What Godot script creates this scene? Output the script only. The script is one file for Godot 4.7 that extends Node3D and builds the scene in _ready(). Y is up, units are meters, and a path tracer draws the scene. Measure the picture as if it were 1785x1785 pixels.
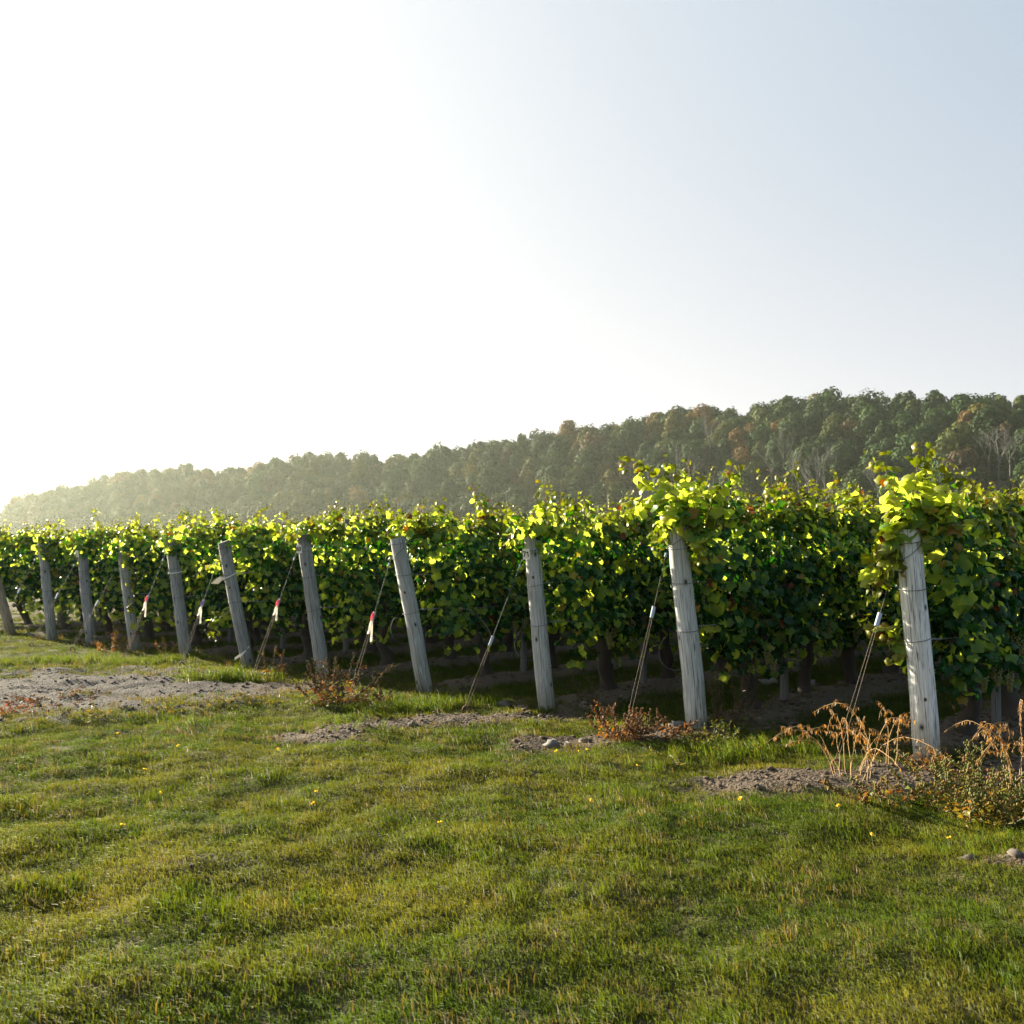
extends Node3D
# A vineyard headland at low sun: rows of grapevines behind leaning end posts, a wooded escarpment beyond.

const N := Vector3(0.66815, 0, -0.74403)      # direction in which the rows run away
const E := Vector3(-0.74403, 0, -0.66815)     # direction of the headland, towards the far left
const CAM := Vector3(0, 1.6, 0)

var rng := RandomNumberGenerator.new()
var n_a := FastNoiseLite.new()
var n_b := FastNoiseLite.new()
var n_c := FastNoiseLite.new()
var n_d := FastNoiseLite.new()
var used := {}
var M := {}
var leaf_shapes := []
var leaf_meshes := []
var leaf_mats := []
var leaf_tones := []
var posts := []

# ------------------------------------------------------------------ mesh collecting

class MB:
	var v := PackedVector3Array()
	var n := PackedVector3Array()
	var c := PackedColorArray()
	var u := PackedVector2Array()
	var i := PackedInt32Array()
	var colored := false
	var mapped := false

	func vert(p: Vector3, nn: Vector3, col := Color.WHITE, uv := Vector2.ZERO) -> int:
		v.append(p)
		n.append(nn)
		if colored:
			c.append(col)
		if mapped:
			u.append(uv)
		return v.size() - 1

	func tri(a: int, b: int, d: int) -> void:
		# front faces run clockwise; follow the given normals
		var g := (v[d] - v[a]).cross(v[b] - v[a])
		if g.dot(n[a] + n[b] + n[d]) < 0.0:
			i.append_array(PackedInt32Array([a, d, b]))
		else:
			i.append_array(PackedInt32Array([a, b, d]))

	func tube(pts: Array, radii: Array, sides := 6, col := Color.WHITE, rough := 0.0, cap := true, r: RandomNumberGenerator = null) -> void:
		var prev := -1
		var up := Vector3(0.31, 0.2, 0.93)
		var first := v.size()
		for k in pts.size():
			var t: Vector3 = (pts[mini(k + 1, pts.size() - 1)] - pts[maxi(k - 1, 0)]).normalized()
			var s := t.cross(up)
			if s.length() < 0.05:
				s = t.cross(Vector3.RIGHT)
			s = s.normalized()
			var w := s.cross(t).normalized()
			up = w
			var start := v.size()
			for m in sides + (1 if mapped else 0):
				var a := TAU * m / sides
				var d := s * cos(a) + w * sin(a)
				var rr: float = radii[k]
				if rough > 0.0 and r and m < sides:
					rr *= 1.0 + r.randf_range(-rough, rough)
				vert(pts[k] + d * rr, d, col, Vector2(float(m) / sides, float(k) / (pts.size() - 1)))
			var ring := sides + (1 if mapped else 0)
			if prev >= 0:
				for m in sides:
					var m2 := (m + 1) % ring
					tri(prev + m, prev + m2, start + m)
					tri(prev + m2, start + m2, start + m)
			prev = start
		if cap:
			for side in [0, 1]:
				var at: Vector3 = pts[0] if side == 0 else pts[pts.size() - 1]
				var dir: Vector3 = (pts[0] - pts[1]).normalized() if side == 0 else (pts[-1] - pts[-2]).normalized()
				var mid := vert(at, dir, col)
				var base := first if side == 0 else prev
				var ids := []
				for m in sides:
					ids.append(vert(v[base + m], dir, col))
				for m in sides:
					tri(mid, ids[m], ids[(m + 1) % sides])

	func box(b: Basis, at: Vector3, s: Vector3, col := Color.WHITE, ch := 0.12) -> void:
		# a box with chamfered long edges along its own y
		var w := s.x / 2
		var d := s.z / 2
		var k := minf(w, d) * ch * 2.0
		var ring := [Vector2(w - k, d), Vector2(w, d - k), Vector2(w, -d + k), Vector2(w - k, -d), Vector2(-w + k, -d), Vector2(-w, -d + k), Vector2(-w, d - k), Vector2(-w + k, d)]
		for m in 8:
			var p: Vector2 = ring[m]
			var q: Vector2 = ring[(m + 1) % 8]
			var nn := b * Vector3(q.y - p.y, 0, p.x - q.x).normalized()
			if nn.dot(b * Vector3(p.x + q.x, 0, p.y + q.y)) < 0:
				nn = -nn
			var a0 := vert(at + b * Vector3(p.x, -s.y / 2, p.y), nn, col)
			var a1 := vert(at + b * Vector3(q.x, -s.y / 2, q.y), nn, col)
			var a2 := vert(at + b * Vector3(q.x, s.y / 2, q.y), nn, col)
			var a3 := vert(at + b * Vector3(p.x, s.y / 2, p.y), nn, col)
			tri(a0, a1, a2)
			tri(a0, a2, a3)
		for e in [-1.0, 1.0]:
			var nn: Vector3 = b * Vector3(0, e, 0)
			var mid := vert(at + b * Vector3(0, e * s.y / 2, 0), nn, col)
			var ids := []
			for p in ring:
				ids.append(vert(at + b * Vector3(p.x, e * s.y / 2, p.y), nn, col))
			for m in 8:
				tri(mid, ids[m], ids[(m + 1) % 8])

	func ball(at: Vector3, r: Vector3, rows := 4, cols := 7, col := Color.WHITE, lump: FastNoiseLite = null, amount := 0.0) -> void:
		var start := v.size()
		for y in rows + 1:
			var th := PI * y / rows
			for x in cols:
				var ph := TAU * x / cols
				var d := Vector3(sin(th) * cos(ph), cos(th), sin(th) * sin(ph))
				var k := 1.0
				if lump:
					k += amount * lump.get_noise_3dv((at * 3.7 + d) * 1.0)
				vert(at + d * r * k, d, col)
		for y in rows:
			for x in cols:
				var a := start + y * cols + x
				var b := start + y * cols + (x + 1) % cols
				tri(a, b, a + cols)
				tri(b, b + cols, a + cols)

	func strip(path: Array, across: Array, half: Array, thick: float, col := Color.WHITE) -> void:
		# a ribbon with a little thickness
		for s in [-1.0, 1.0]:
			var prev := -1
			for k in path.size():
				var t: Vector3 = (path[mini(k + 1, path.size() - 1)] - path[maxi(k - 1, 0)]).normalized()
				var a: Vector3 = across[k].normalized()
				var nn: Vector3 = t.cross(a).normalized() * s
				var p: Vector3 = path[k] + nn * thick * 0.5
				var id := vert(p - a * half[k], nn, col)
				vert(p + a * half[k], nn, col)
				if prev >= 0:
					tri(prev, prev + 1, id)
					tri(prev + 1, id + 1, id)
				prev = id

	func mesh() -> ArrayMesh:
		var arr := []
		arr.resize(Mesh.ARRAY_MAX)
		arr[Mesh.ARRAY_VERTEX] = v
		arr[Mesh.ARRAY_NORMAL] = n
		if colored:
			arr[Mesh.ARRAY_COLOR] = c
		if mapped:
			arr[Mesh.ARRAY_TEX_UV] = u
		arr[Mesh.ARRAY_INDEX] = i
		var m := ArrayMesh.new()
		m.add_surface_from_arrays(Mesh.PRIMITIVE_TRIANGLES, arr)
		return m


func colored_mb() -> MB:
	var m := MB.new()
	m.colored = true
	return m


func lin(r: float, g: float, b: float) -> Color:
	return Color(r, g, b).linear_to_srgb()


func mat(called: String, color: Color, rough := 0.8, metal := 0.0) -> StandardMaterial3D:
	var m := StandardMaterial3D.new()
	m.resource_name = called
	m.albedo_color = color
	m.roughness = rough
	m.metallic = metal
	m.cull_mode = BaseMaterial3D.CULL_DISABLED
	return m


func numbered(called: String) -> String:
	var k: int = used.get(called, 0)
	used[called] = k + 1
	return called if k == 0 else "%s_%03d" % [called, k]


func thing(called: String, label: String, category: String, at := Vector3.ZERO, group := "") -> Node3D:
	var o := Node3D.new()
	o.name = numbered(called)
	add_child(o)
	o.position = at
	o.set_meta("label", label)
	o.set_meta("category", category)
	if group:
		o.set_meta("group", group)
	return o


func part(called: String, m: Mesh, material: Material, parent: Node3D, stuff := false) -> MeshInstance3D:
	var o := MeshInstance3D.new()
	o.name = called
	o.mesh = m
	o.material_override = material
	parent.add_child(o, true)
	if stuff:
		o.set_meta("kind", "stuff")
	return o


func structure(called: String, m: Mesh, material: Material) -> MeshInstance3D:
	var o := MeshInstance3D.new()
	o.name = numbered(called)
	o.mesh = m
	o.material_override = material
	add_child(o)
	o.set_meta("kind", "structure")
	return o


func copies(called: String, m: Mesh, material: Material, where: Array, tints: PackedColorArray, parent: Node3D) -> MultiMeshInstance3D:
	var mm := MultiMesh.new()
	mm.transform_format = MultiMesh.TRANSFORM_3D
	mm.use_colors = not tints.is_empty()
	mm.mesh = m
	mm.instance_count = where.size()
	for k in where.size():
		mm.set_instance_transform(k, where[k])
		if mm.use_colors:
			mm.set_instance_color(k, tints[k])
	var o := MultiMeshInstance3D.new()
	o.name = called
	o.multimesh = mm
	o.material_override = material
	parent.add_child(o, true)
	o.set_meta("kind", "stuff")
	return o

# ------------------------------------------------------------------ camera, sky, sun

func set_up_view() -> void:
	var cam := Camera3D.new()
	cam.name = "camera"
	add_child(cam)
	cam.position = CAM
	cam.rotation = Vector3(atan(67.5 / 1735.0), 0, 0)
	cam.near = 0.1
	cam.far = 6000.0
	cam.fov = 54.44
	var look := CameraAttributesPhysical.new()
	look.frustum_focal_length = 23.33
	look.frustum_near = 0.1
	look.frustum_far = 6000.0
	look.frustum_focus_distance = 8.8
	look.exposure_aperture = 3.4
	cam.attributes = look
	cam.current = true

	var env := Environment.new()
	env.background_mode = Environment.BG_SKY
	env.tonemap_mode = Environment.TONE_MAPPER_LINEAR
	env.tonemap_exposure = 5.4
	env.sdfgi_enabled = true
	env.ssao_enabled = true
	env.ssil_enabled = true
	env.volumetric_fog_enabled = true
	env.volumetric_fog_density = 0.000125
	env.volumetric_fog_albedo = Color(0.96, 1.0, 0.93)
	env.volumetric_fog_anisotropy = 0.62
	env.volumetric_fog_length = 1500.0
	var sky := Sky.new()
	var pan := PanoramaSkyMaterial.new()
	var to_sun := sun_direction()
	var w := 1024
	var h := 512
	var im := Image.create(w, h, false, Image.FORMAT_RGBAF)
	for y in h:
		var el := PI * (0.5 - (y + 0.5) / h)
		for x in w:
			var az := TAU * (x + 0.5) / w
			var d := Vector3(sin(az) * cos(el), sin(el), -cos(az) * cos(el))
			var g := rad_to_deg(acos(clampf(d.dot(to_sun), -1, 1)))
			var up := clampf(d.y, 0.0, 1.0)
			var low := pow(1.0 - up, 4.2)
			var base := Vector3(0.018, 0.052, 0.090).lerp(Vector3(0.140, 0.141, 0.149), low)
			var glow := Vector3(0.345, 0.28, 0.205) * exp(-g / 46.0) + Vector3(0.45, 0.45, 0.42) * exp(-g / 9.0)
			var c := base + glow + Vector3(0.016, 0.024, 0.034) * smoothstep(85.0, 150.0, g)  # last term: added lift opposite the sun, to fill the shaded posts
			im.set_pixel(x, y, Color(c.x, c.y, c.z))
	pan.panorama = ImageTexture.create_from_image(im)
	sky.sky_material = pan
	env.sky = sky
	var we := WorldEnvironment.new()
	we.name = "world_environment"
	we.environment = env
	add_child(we)

	var sun := DirectionalLight3D.new()
	sun.name = "sun"
	sun.light_color = Color(1.0, 0.945, 0.84)
	sun.light_energy = 1.38
	sun.light_angular_distance = 0.5
	sun.shadow_enabled = true
	sun.sky_mode = DirectionalLight3D.SKY_MODE_LIGHT_ONLY
	sun.basis = Basis.looking_at(-to_sun)
	add_child(sun)


func sun_direction() -> Vector3:
	var az := deg_to_rad(-50.2)
	var el := deg_to_rad(16.0)
	return Vector3(sin(az) * cos(el), sin(el), -cos(az) * cos(el))

# ------------------------------------------------------------------ ground

func along(p: Vector3) -> float:   # metres along the line of end posts from the post tagged 71
	return (p - Vector3(0.365, 0, -10.192)).dot(E)


func inside(p: Vector3) -> float:  # metres into the vineyard from the line of end posts
	return (p - Vector3(0.365, 0, -10.192)).dot(N)


func seg(x: float, d: float, ax: float, ad: float, bx: float, bd: float, r: float) -> float:
	var p := Vector2(x, d)
	var a := Vector2(ax, ad)
	var b := Vector2(bx, bd)
	var t := clampf((p - a).dot(b - a) / maxf((b - a).length_squared(), 1e-6), 0, 1)
	return 1.0 - p.distance_to(a.lerp(b, t)) / r


func bare(x: float, d: float) -> float:   # 0 grass .. 1 bare soil
	var k := -2.0
	k = maxf(k, seg(x, d, -12.0, 10.3, -5.2, 11.35, 2.5))
	k = maxf(k, seg(x, d, -5.4, 11.6, -3.5, 11.75, 1.7))
	k = maxf(k, seg(x, d, -3.5, 11.9, -2.4, 11.95, 0.5))
	k = maxf(k, seg(x, d, -1.5, 9.05, 0.5, 9.75, 0.38))
	k = maxf(k, seg(x, d, 0.2, 8.25, 1.7, 8.85, 0.34))
	k = maxf(k, seg(x, d, 1.5, 6.85, 2.6, 7.0, 0.42))
	k = maxf(k, seg(x, d, 2.6, 7.1, 4.2, 7.3, 0.45))
	k = maxf(k, seg(x, d, 2.6, 5.1, 3.3, 5.15, 0.2))
	k = maxf(k, seg(x, d, -1.9, 8.6, -1.5, 8.55, 0.3))
	var p := Vector3(x, 0, -d)
	var t := inside(p)
	if t > 0.0:   # a bare strip under each row
		var s := fposmod(along(p) + 0.06 + 0.9, 1.82) - 0.9
		k = maxf(k, (1.0 - absf(s) / 0.48) * clampf(t * 2.0, 0, 1))
	k -= 1.6 * maxf(seg(x, d, -3.8, 12.35, -2.9, 12.5, 0.55), 0.0)
	return clampf(k * 2.2 + 0.9 * n_b.get_noise_2d(x, d) + 0.5 * n_c.get_noise_2d(x, d), 0, 1)


func ground_y(x: float, d: float) -> float:
	if absf(x) > 40.0 or d > 60.0 or d < -20.0:
		return 0.0
	var s := bare(x, d)
	var y := 0.05 * n_a.get_noise_2d(x, d) + 0.036 * n_b.get_noise_2d(x, d)
	y += s * (0.026 * n_c.get_noise_2d(x, d) + 0.02 * absf(n_d.get_noise_2d(x, d)) + 0.015)
	var p := Vector3(x, 0, -d)
	if inside(p) > 0.0:
		var q := fposmod(along(p) + 0.06 + 0.9, 1.82) - 0.9
		y += 0.05 * maxf(0.0, 1.0 - absf(q) / 0.5)
	return y


func at_ground(x: float, d: float, lift := 0.0) -> Vector3:
	return Vector3(x, ground_y(x, d) + lift, -d)


func spread(lo: float, hi: float, step: float, grow: float, far_lo: float, far_hi: float) -> Array:
	var out := []
	var p := lo
	while p < hi:
		out.append(p)
		p += step
	var s := step
	while p < far_hi:
		out.append(p)
		s *= grow
		p += s
	out.append(far_hi)
	p = lo - step
	s = step
	var left := []
	while p > far_lo:
		left.append(p)
		s *= grow
		p -= s
	left.append(far_lo)
	left.reverse()
	return left + out


func make_ground() -> void:
	var xs := spread(-12.0, 6.0, 0.06, 1.22, -1600.0, 1600.0)
	var ds := spread(2.8, 19.5, 0.06, 1.22, -400.0, 1500.0)
	var b := colored_mb()
	var w := xs.size()
	for d in ds:
		for x in xs:
			var s := bare(x, d)
			var tone := 1.0 + 0.16 * n_c.get_noise_2d(x * 2.1, d * 2.1) + 0.12 * n_b.get_noise_2d(x, d)
			var soil := Color(0.080, 0.072, 0.065).lerp(Color(0.095, 0.074, 0.055), clampf((x + 3.4) * 1.5, 0, 1)) * tone
			if inside(Vector3(x, 0, -d)) > 0.0:
				soil = Color(0.125, 0.098, 0.074) * tone
			var thatch := Color(0.070, 0.062, 0.026) * tone
			if absf(x) > 30.0 or d > 40.0:
				thatch = Color(0.075, 0.085, 0.032)
			var c := thatch.lerp(soil, s)
			b.v.append(Vector3(x, ground_y(x, d), -d))
			b.c.append(c)
	b.n.resize(b.v.size())
	for r in ds.size():
		for k in w:
			var id := r * w + k
			var a := b.v[r * w + mini(k + 1, w - 1)] - b.v[r * w + maxi(k - 1, 0)]
			var q := b.v[mini(r + 1, ds.size() - 1) * w + k] - b.v[maxi(r - 1, 0) * w + k]
			var nn := a.cross(q).normalized()
			b.n[id] = nn if nn.y > 0 else -nn
			if r + 1 < ds.size() and k + 1 < w:
				b.i.append_array(PackedInt32Array([id, id + w, id + 1, id + 1, id + w, id + w + 1]))
	var m := mat("earth", Color.WHITE, 0.95)
	m.vertex_color_use_as_albedo = true
	m.metallic_specular = 0.25
	var hm := NoiseTexture2D.new()
	var fn := FastNoiseLite.new()
	fn.seed = 77
	fn.frequency = 0.03
	fn.fractal_octaves = 5
	hm.noise = fn
	hm.width = 512
	hm.height = 512
	hm.seamless = true
	m.uv1_triplanar = true
	m.uv1_world_triplanar = true
	m.uv1_scale = Vector3.ONE * 1.7
	m.heightmap_enabled = true
	m.heightmap_texture = hm
	m.heightmap_scale = 3.0
	structure("ground", b.mesh(), m)


func tuft(blades: int, len_lo: float, len_hi: float, spread_r: float, width: float, lean: float, seed_: int) -> ArrayMesh:
	var r := RandomNumberGenerator.new()
	r.seed = seed_
	var b := colored_mb()
	for k in blades:
		var a := r.randf() * TAU
		var base := Vector3(cos(a), 0, sin(a)) * spread_r * sqrt(r.randf()) + Vector3(0, -0.008, 0)
		var l := r.randf_range(len_lo, len_hi)
		var yaw := r.randf() * TAU
		var out := Vector3(cos(yaw), 0, sin(yaw))
		var side := Vector3(-sin(yaw), 0, cos(yaw)).rotated(Vector3.UP, r.randf_range(-0.6, 0.6))
		var bend := r.randf_range(0.15, 1.0) * lean
		var p1 := base + Vector3.UP * l * 0.55 + out * l * 0.22 * bend
		var p2 := base + Vector3.UP * l * (0.98 - 0.38 * bend) + out * l * 0.75 * bend
		var nn := (out * 0.75 + Vector3.UP * 0.5).normalized()
		var g := r.randf_range(0.72, 1.28)
		var col := Color(g, g, g)
		if r.randf() < 0.06:
			col = Color(1.7, 1.3, 1.2) * g
		var w := width * r.randf_range(0.7, 1.2)
		var i0 := b.vert(base - side * w * 0.5, nn, col)
		var i1 := b.vert(base + side * w * 0.5, nn, col)
		var i2 := b.vert(p1 - side * w * 0.42, nn, col)
		var i3 := b.vert(p1 + side * w * 0.42, nn, col)
		var i4 := b.vert(p2, nn, col)
		b.tri(i0, i1, i2)
		b.tri(i1, i3, i2)
		b.tri(i2, i3, i4)
	return b.mesh()


func make_grass() -> void:
	var m := mat("grass_blade", Color.WHITE, 0.5)
	m.vertex_color_use_as_albedo = true
	m.backlight_enabled = true
	m.backlight = Color(1.0, 0.93, 0.5)
	m.metallic_specular = 0.2
	var kinds := [tuft(26, 0.018, 0.046, 0.058, 0.0033, 1.0, 1), tuft(26, 0.02, 0.055, 0.062, 0.0031, 1.2, 2), tuft(24, 0.035, 0.08, 0.07, 0.004, 1.0, 3), tuft(16, 0.025, 0.075, 0.06, 0.003, 1.1, 4), tuft(26, 0.14, 0.34, 0.10, 0.008, 1.0, 5)]
	var where := [[], [], [], [], []]
	var tint := [PackedColorArray(), PackedColorArray(), PackedColorArray(), PackedColorArray(), PackedColorArray()]
	rng.seed = 4242
	var d := 2.9
	while d < 30.0:
		var cell := 0.2 if d < 12.0 else 0.3
		var x := -0.58 * d - 3.2
		var x_end := minf(0.58 * d + 3.2, 11.0)
		while x < x_end:
			var p0 := Vector3(x, 0, -d)
			var t := inside(p0)
			var per := 760.0 if d < 6.5 else (520.0 if d < 9.5 else (240.0 if d < 14.0 else 130.0))
			if t > 0.5:
				per = 230.0 if t < 6.0 else 25.0
			if t > 16.0:
				x += cell
				continue
			var count := per * cell * cell
			var whole := int(count) + (1 if rng.randf() < fposmod(count, 1.0) else 0)
			for k in whole:
				var gx := x + rng.randf() * cell
				var gd := d + rng.randf() * cell
				var s := bare(gx, gd)
				var litter := rng.randf() < s * 1.05
				if litter and (rng.randf() < 0.86 or s > 0.97):
					continue
				var big := n_a.get_noise_2d(gx * 0.7 + 40.0, gd * 0.7)
				var mid := n_b.get_noise_2d(gx + 90.0, gd)
				var patch := n_b.get_noise_2d(gx * 0.9 - 30.0, gd * 0.9)
				if mid + 0.5 * n_c.get_noise_2d(gx, gd) < -0.5 and rng.randf() < 0.5 and t < 0.0:
					continue   # thin, trodden places
				var pick := 0 if rng.randf() < 0.5 else 1
				if patch > 0.35 and rng.randf() < 0.22:
					pick = 2
				if rng.randf() < 0.02 + 0.2 * maxf(0.0, -big):
					pick = 3
				if t > 0.15 and rng.randf() < 0.3:
					pick = 2
				if litter:
					pick = 3
				var dry := clampf(0.29 + 0.75 * big + 0.4 * mid + rng.randf_range(-0.22, 0.22), 0, 1)
				if t > 0.4:
					dry *= 0.35
				var c := Color(0.068, 0.125, 0.014).lerp(Color(0.195, 0.195, 0.034), dry)
				if pick == 2:
					c = Color(0.065, 0.125, 0.015).lerp(Color(0.11, 0.15, 0.025), rng.randf())
				elif pick == 3:
					c = Color(0.19, 0.16, 0.075) * rng.randf_range(0.7, 1.2)
				var sc := rng.randf_range(0.75, 1.25) * (1.0 + 0.2 * patch) * (1.0 if gd < 9.5 else 1.2)
				var bs := Basis(Vector3.UP, rng.randf() * TAU).scaled(Vector3(sc, sc * (1.0 + 0.28 * mid), sc))
				where[pick].append(Transform3D(bs, at_ground(gx, gd)))
				tint[pick].append(c)
			x += cell
		d += cell
	# taller clumps the mower missed, tint raised to stand for strips of sunlit grass
	for g in [[-3.3, 12.42, 0.42, 26, 0.8], [-3.75, 12.35, 0.3, 12, 0.7], [-0.92, 10.3, 0.45, 70, 0.5], [-1.3, 10.0, 0.4, 50, 0.42], [-0.45, 10.5, 0.4, 50, 0.5], [-6.3, 14.6, 0.7, 80, 0.45], [-5.3, 14.3, 0.6, 70, 0.45], [-7.0, 14.3, 0.7, 70, 0.4], [-4.7, 14.7, 0.45, 40, 0.4], [1.75, 7.85, 0.35, 26, 0.5], [2.2, 8.0, 0.3, 22, 0.5], [1.3, 7.6, 0.35, 14, 0.42], [0.75, 7.35, 0.35, 10, 0.4], [2.5, 5.5, 0.5, 22, 0.32], [0.2, 4.9, 0.5, 12, 0.3], [-2.9, 9.3, 0.4, 12, 0.4], [1.0, 8.9, 0.3, 8, 0.5], [-1.6, 8.9, 0.5, 12, 0.35]]:
		for k in int(g[3]):
			var a := rng.randf() * TAU
			var rr: float = g[2] * sqrt(rng.randf())
			var gx: float = g[0] + cos(a) * rr
			var gd: float = g[1] + sin(a) * rr * 0.7
			var sc: float = g[4] * rng.randf_range(0.7, 1.2)
			where[4].append(Transform3D(Basis(Vector3.UP, rng.randf() * TAU).scaled(Vector3.ONE * sc), at_ground(gx, gd)))
			tint[4].append(Color(0.085, 0.165, 0.014).lerp(Color(0.165, 0.215, 0.025), rng.randf()))
	for q in posts:
		for k in 12:
			var a := rng.randf() * TAU
			var sc := rng.randf_range(0.2, 0.5)
			var foot: Vector3 = q.base + Vector3(cos(a), 0, sin(a)) * rng.randf_range(0.1, 0.32)
			where[4].append(Transform3D(Basis(Vector3.UP, a).scaled(Vector3.ONE * sc), at_ground(foot.x, -foot.z)))
			tint[4].append(Color(0.06, 0.10, 0.02).lerp(Color(0.19, 0.14, 0.06), rng.randf()))
	var grass := Node3D.new()
	grass.name = "grass"
	grass.set_meta("kind", "stuff")
	grass.set_meta("label", "mown grass of the headland, green and straw coloured")
	grass.set_meta("category", "grass")
	add_child(grass)
	for k in kinds.size():
		copies("grass_tuft", kinds[k], m, where[k], tint[k], grass)


func make_clods() -> void:
	rng.seed = 99
	var m := mat("clod", Color.WHITE, 0.95)
	m.vertex_color_use_as_albedo = true
	m.metallic_specular = 0.2
	var where := [[], []]
	var tint := [PackedColorArray(), PackedColorArray()]
	for k in 60000:
		var d := rng.randf_range(4.6, 19.0)
		var x := rng.randf_range(-0.57, 0.57) * d
		var s := bare(x, d)
		if rng.randf() > s * (0.3 if d > 10.2 else 0.75) + 0.004:
			continue
		var size := 0.005 + 0.02 * pow(rng.randf(), 4.5)
		if inside(Vector3(x, 0, -d)) > -0.4:
			size *= 1.5
		var bs := Basis.from_euler(Vector3(rng.randf() * TAU, rng.randf() * TAU, 0)).scaled(Vector3(1, rng.randf_range(0.4, 0.7), 1) * size)
		var j := 0 if rng.randf() < 0.5 else 1
		where[j].append(Transform3D(bs, at_ground(x, d, size * 0.2)))
		tint[j].append(Color(0.08, 0.071, 0.064).lerp(Color(0.10, 0.078, 0.058), clampf((x + 3.4) * 1.5, 0, 1)) * rng.randf_range(0.75, 1.25))
	var clods := Node3D.new()
	clods.name = "soil_clods"
	clods.set_meta("kind", "stuff")
	clods.set_meta("label", "loose clods and crumbs of dry grey brown soil")
	clods.set_meta("category", "soil")
	add_child(clods)
	for j in 2:
		var b := MB.new()
		var ln := FastNoiseLite.new()
		ln.seed = 5 + j
		ln.frequency = 0.9
		b.ball(Vector3(0.3 * j, 0.1, 0), Vector3.ONE, 4, 6, Color.WHITE, ln, 0.9)
		copies("clod", b.mesh(), m, where[j], tint[j], clods)

# ------------------------------------------------------------------ wooded escarpment

const RIDGE := [[-700, 945], [-300, 940], [-60, 925], [0, 900], [30, 872], [70, 855], [130, 850], [180, 840], [240, 822], [330, 814], [380, 826], [440, 802], [560, 800], [590, 806], [700, 796], [800, 778], [900, 770], [1000, 744], [1100, 738], [1130, 726], [1220, 708], [1290, 712], [1370, 698], [1430, 694], [1560, 692], [1690, 690], [1785, 696], [2100, 690], [2700, 700]]


func ridge_tops(u: float) -> float:
	for k in RIDGE.size() - 1:
		if u <= RIDGE[k + 1][0]:
			return lerpf(RIDGE[k][1], RIDGE[k + 1][1], clampf((u - RIDGE[k][0]) / float(RIDGE[k + 1][0] - RIDGE[k][0]), 0, 1))
	return RIDGE[-1][1]


func ridge_depth(u: float) -> float:
	return lerpf(800.0, 410.0, clampf((u + 100.0) / 1900.0, -0.3, 1.2))


func hill_point(u: float, v: float) -> Vector3:   # u sweeps along the escarpment, v climbs it from foot (0) to brow (1) and on over the plateau
	var dr := ridge_depth(u)
	var top := (960.0 - ridge_tops(u)) / 1735.0 * dr + 1.6 - 15.0
	top = maxf(top, 1.0)
	var d := dr - 150.0 + 150.0 * v
	var dir := (u - 892.5) / 1735.0
	var y := top * (smoothstep(0.0, 1.0, v) if v < 1.0 else 1.0)
	y += 3.0 * n_a.get_noise_2d(u * 0.01, v * 1.3) * clampf(v, 0, 1)
	return Vector3(dir * d, y - 1.5 + minf(v, 0.0) * 4.0, -d)


func make_hill() -> void:
	var b := MB.new()
	var us := []
	var u := -700.0
	while u <= 2700.0:
		us.append(u)
		u += 25.0
	var vs := [-0.12, 0.0, 0.12, 0.25, 0.38, 0.5, 0.62, 0.75, 0.88, 1.0, 1.2, 1.6, 2.4, 3.6]
	for v in vs:
		for q in us:
			b.vert(hill_point(q, v), Vector3.UP)
	var w := us.size()
	for r in vs.size():
		for k in w:
			var a := b.v[r * w + mini(k + 1, w - 1)] - b.v[r * w + maxi(k - 1, 0)]
			var q := b.v[mini(r + 1, vs.size() - 1) * w + k] - b.v[maxi(r - 1, 0) * w + k]
			var nn := a.cross(q).normalized()
			b.n[r * w + k] = nn if nn.y > 0 else -nn
	for r in vs.size() - 1:
		for k in w - 1:
			var id := r * w + k
			b.tri(id, id + 1, id + w)
			b.tri(id + 1, id + w + 1, id + w)
	structure("hill", b.mesh(), mat("forest_floor", lin(0.05, 0.048, 0.025), 0.95))


func crown_mesh(seed_: int, wide: float, tall: float, lobes: int) -> ArrayMesh:
	var r := RandomNumberGenerator.new()
	r.seed = seed_
	var b := colored_mb()
	for k in lobes:
		var f := (k + 0.5) / lobes
		var y := tall * lerpf(0.22, 0.95, f)
		var env := sin(PI * pow(lerpf(0.12, 0.97, f), 0.85))
		var a := k * 2.4 + r.randf_range(-0.5, 0.5)
		var out := wide * 0.5 * env * r.randf_range(0.3, 0.75)
		var c := Vector3(cos(a) * out, y + r.randf_range(-0.6, 0.6), sin(a) * out)
		var rad := wide * r.randf_range(0.16, 0.26)
		var g := r.randf_range(0.72, 1.28)
		for j in 120:
			var dir := Vector3(r.randfn(), r.randfn() * 0.9 + 0.25, r.randfn()).normalized()
			var p := c + dir * rad * r.randf_range(0.7, 1.1)
			var nn := (dir + Vector3(r.randfn(), r.randfn(), r.randfn()) * 0.22).normalized()
			var s := nn.cross(Vector3(r.randfn(), r.randfn(), r.randfn())).normalized()
			var t := s.cross(nn)
			var e := r.randf_range(0.35, 0.8)
			var col := Color(g, g, g) * r.randf_range(0.85, 1.15)
			var i0 := b.vert(p - s * e * 0.9, nn, col)
			var i1 := b.vert(p + t * e * r.randf_range(0.5, 1.0), nn, col)
			var i2 := b.vert(p + s * e, nn, col)
			var i3 := b.vert(p - t * e * r.randf_range(0.5, 1.0), nn, col)
			b.tri(i0, i1, i2)
			b.tri(i0, i2, i3)
	return b.mesh()


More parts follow.
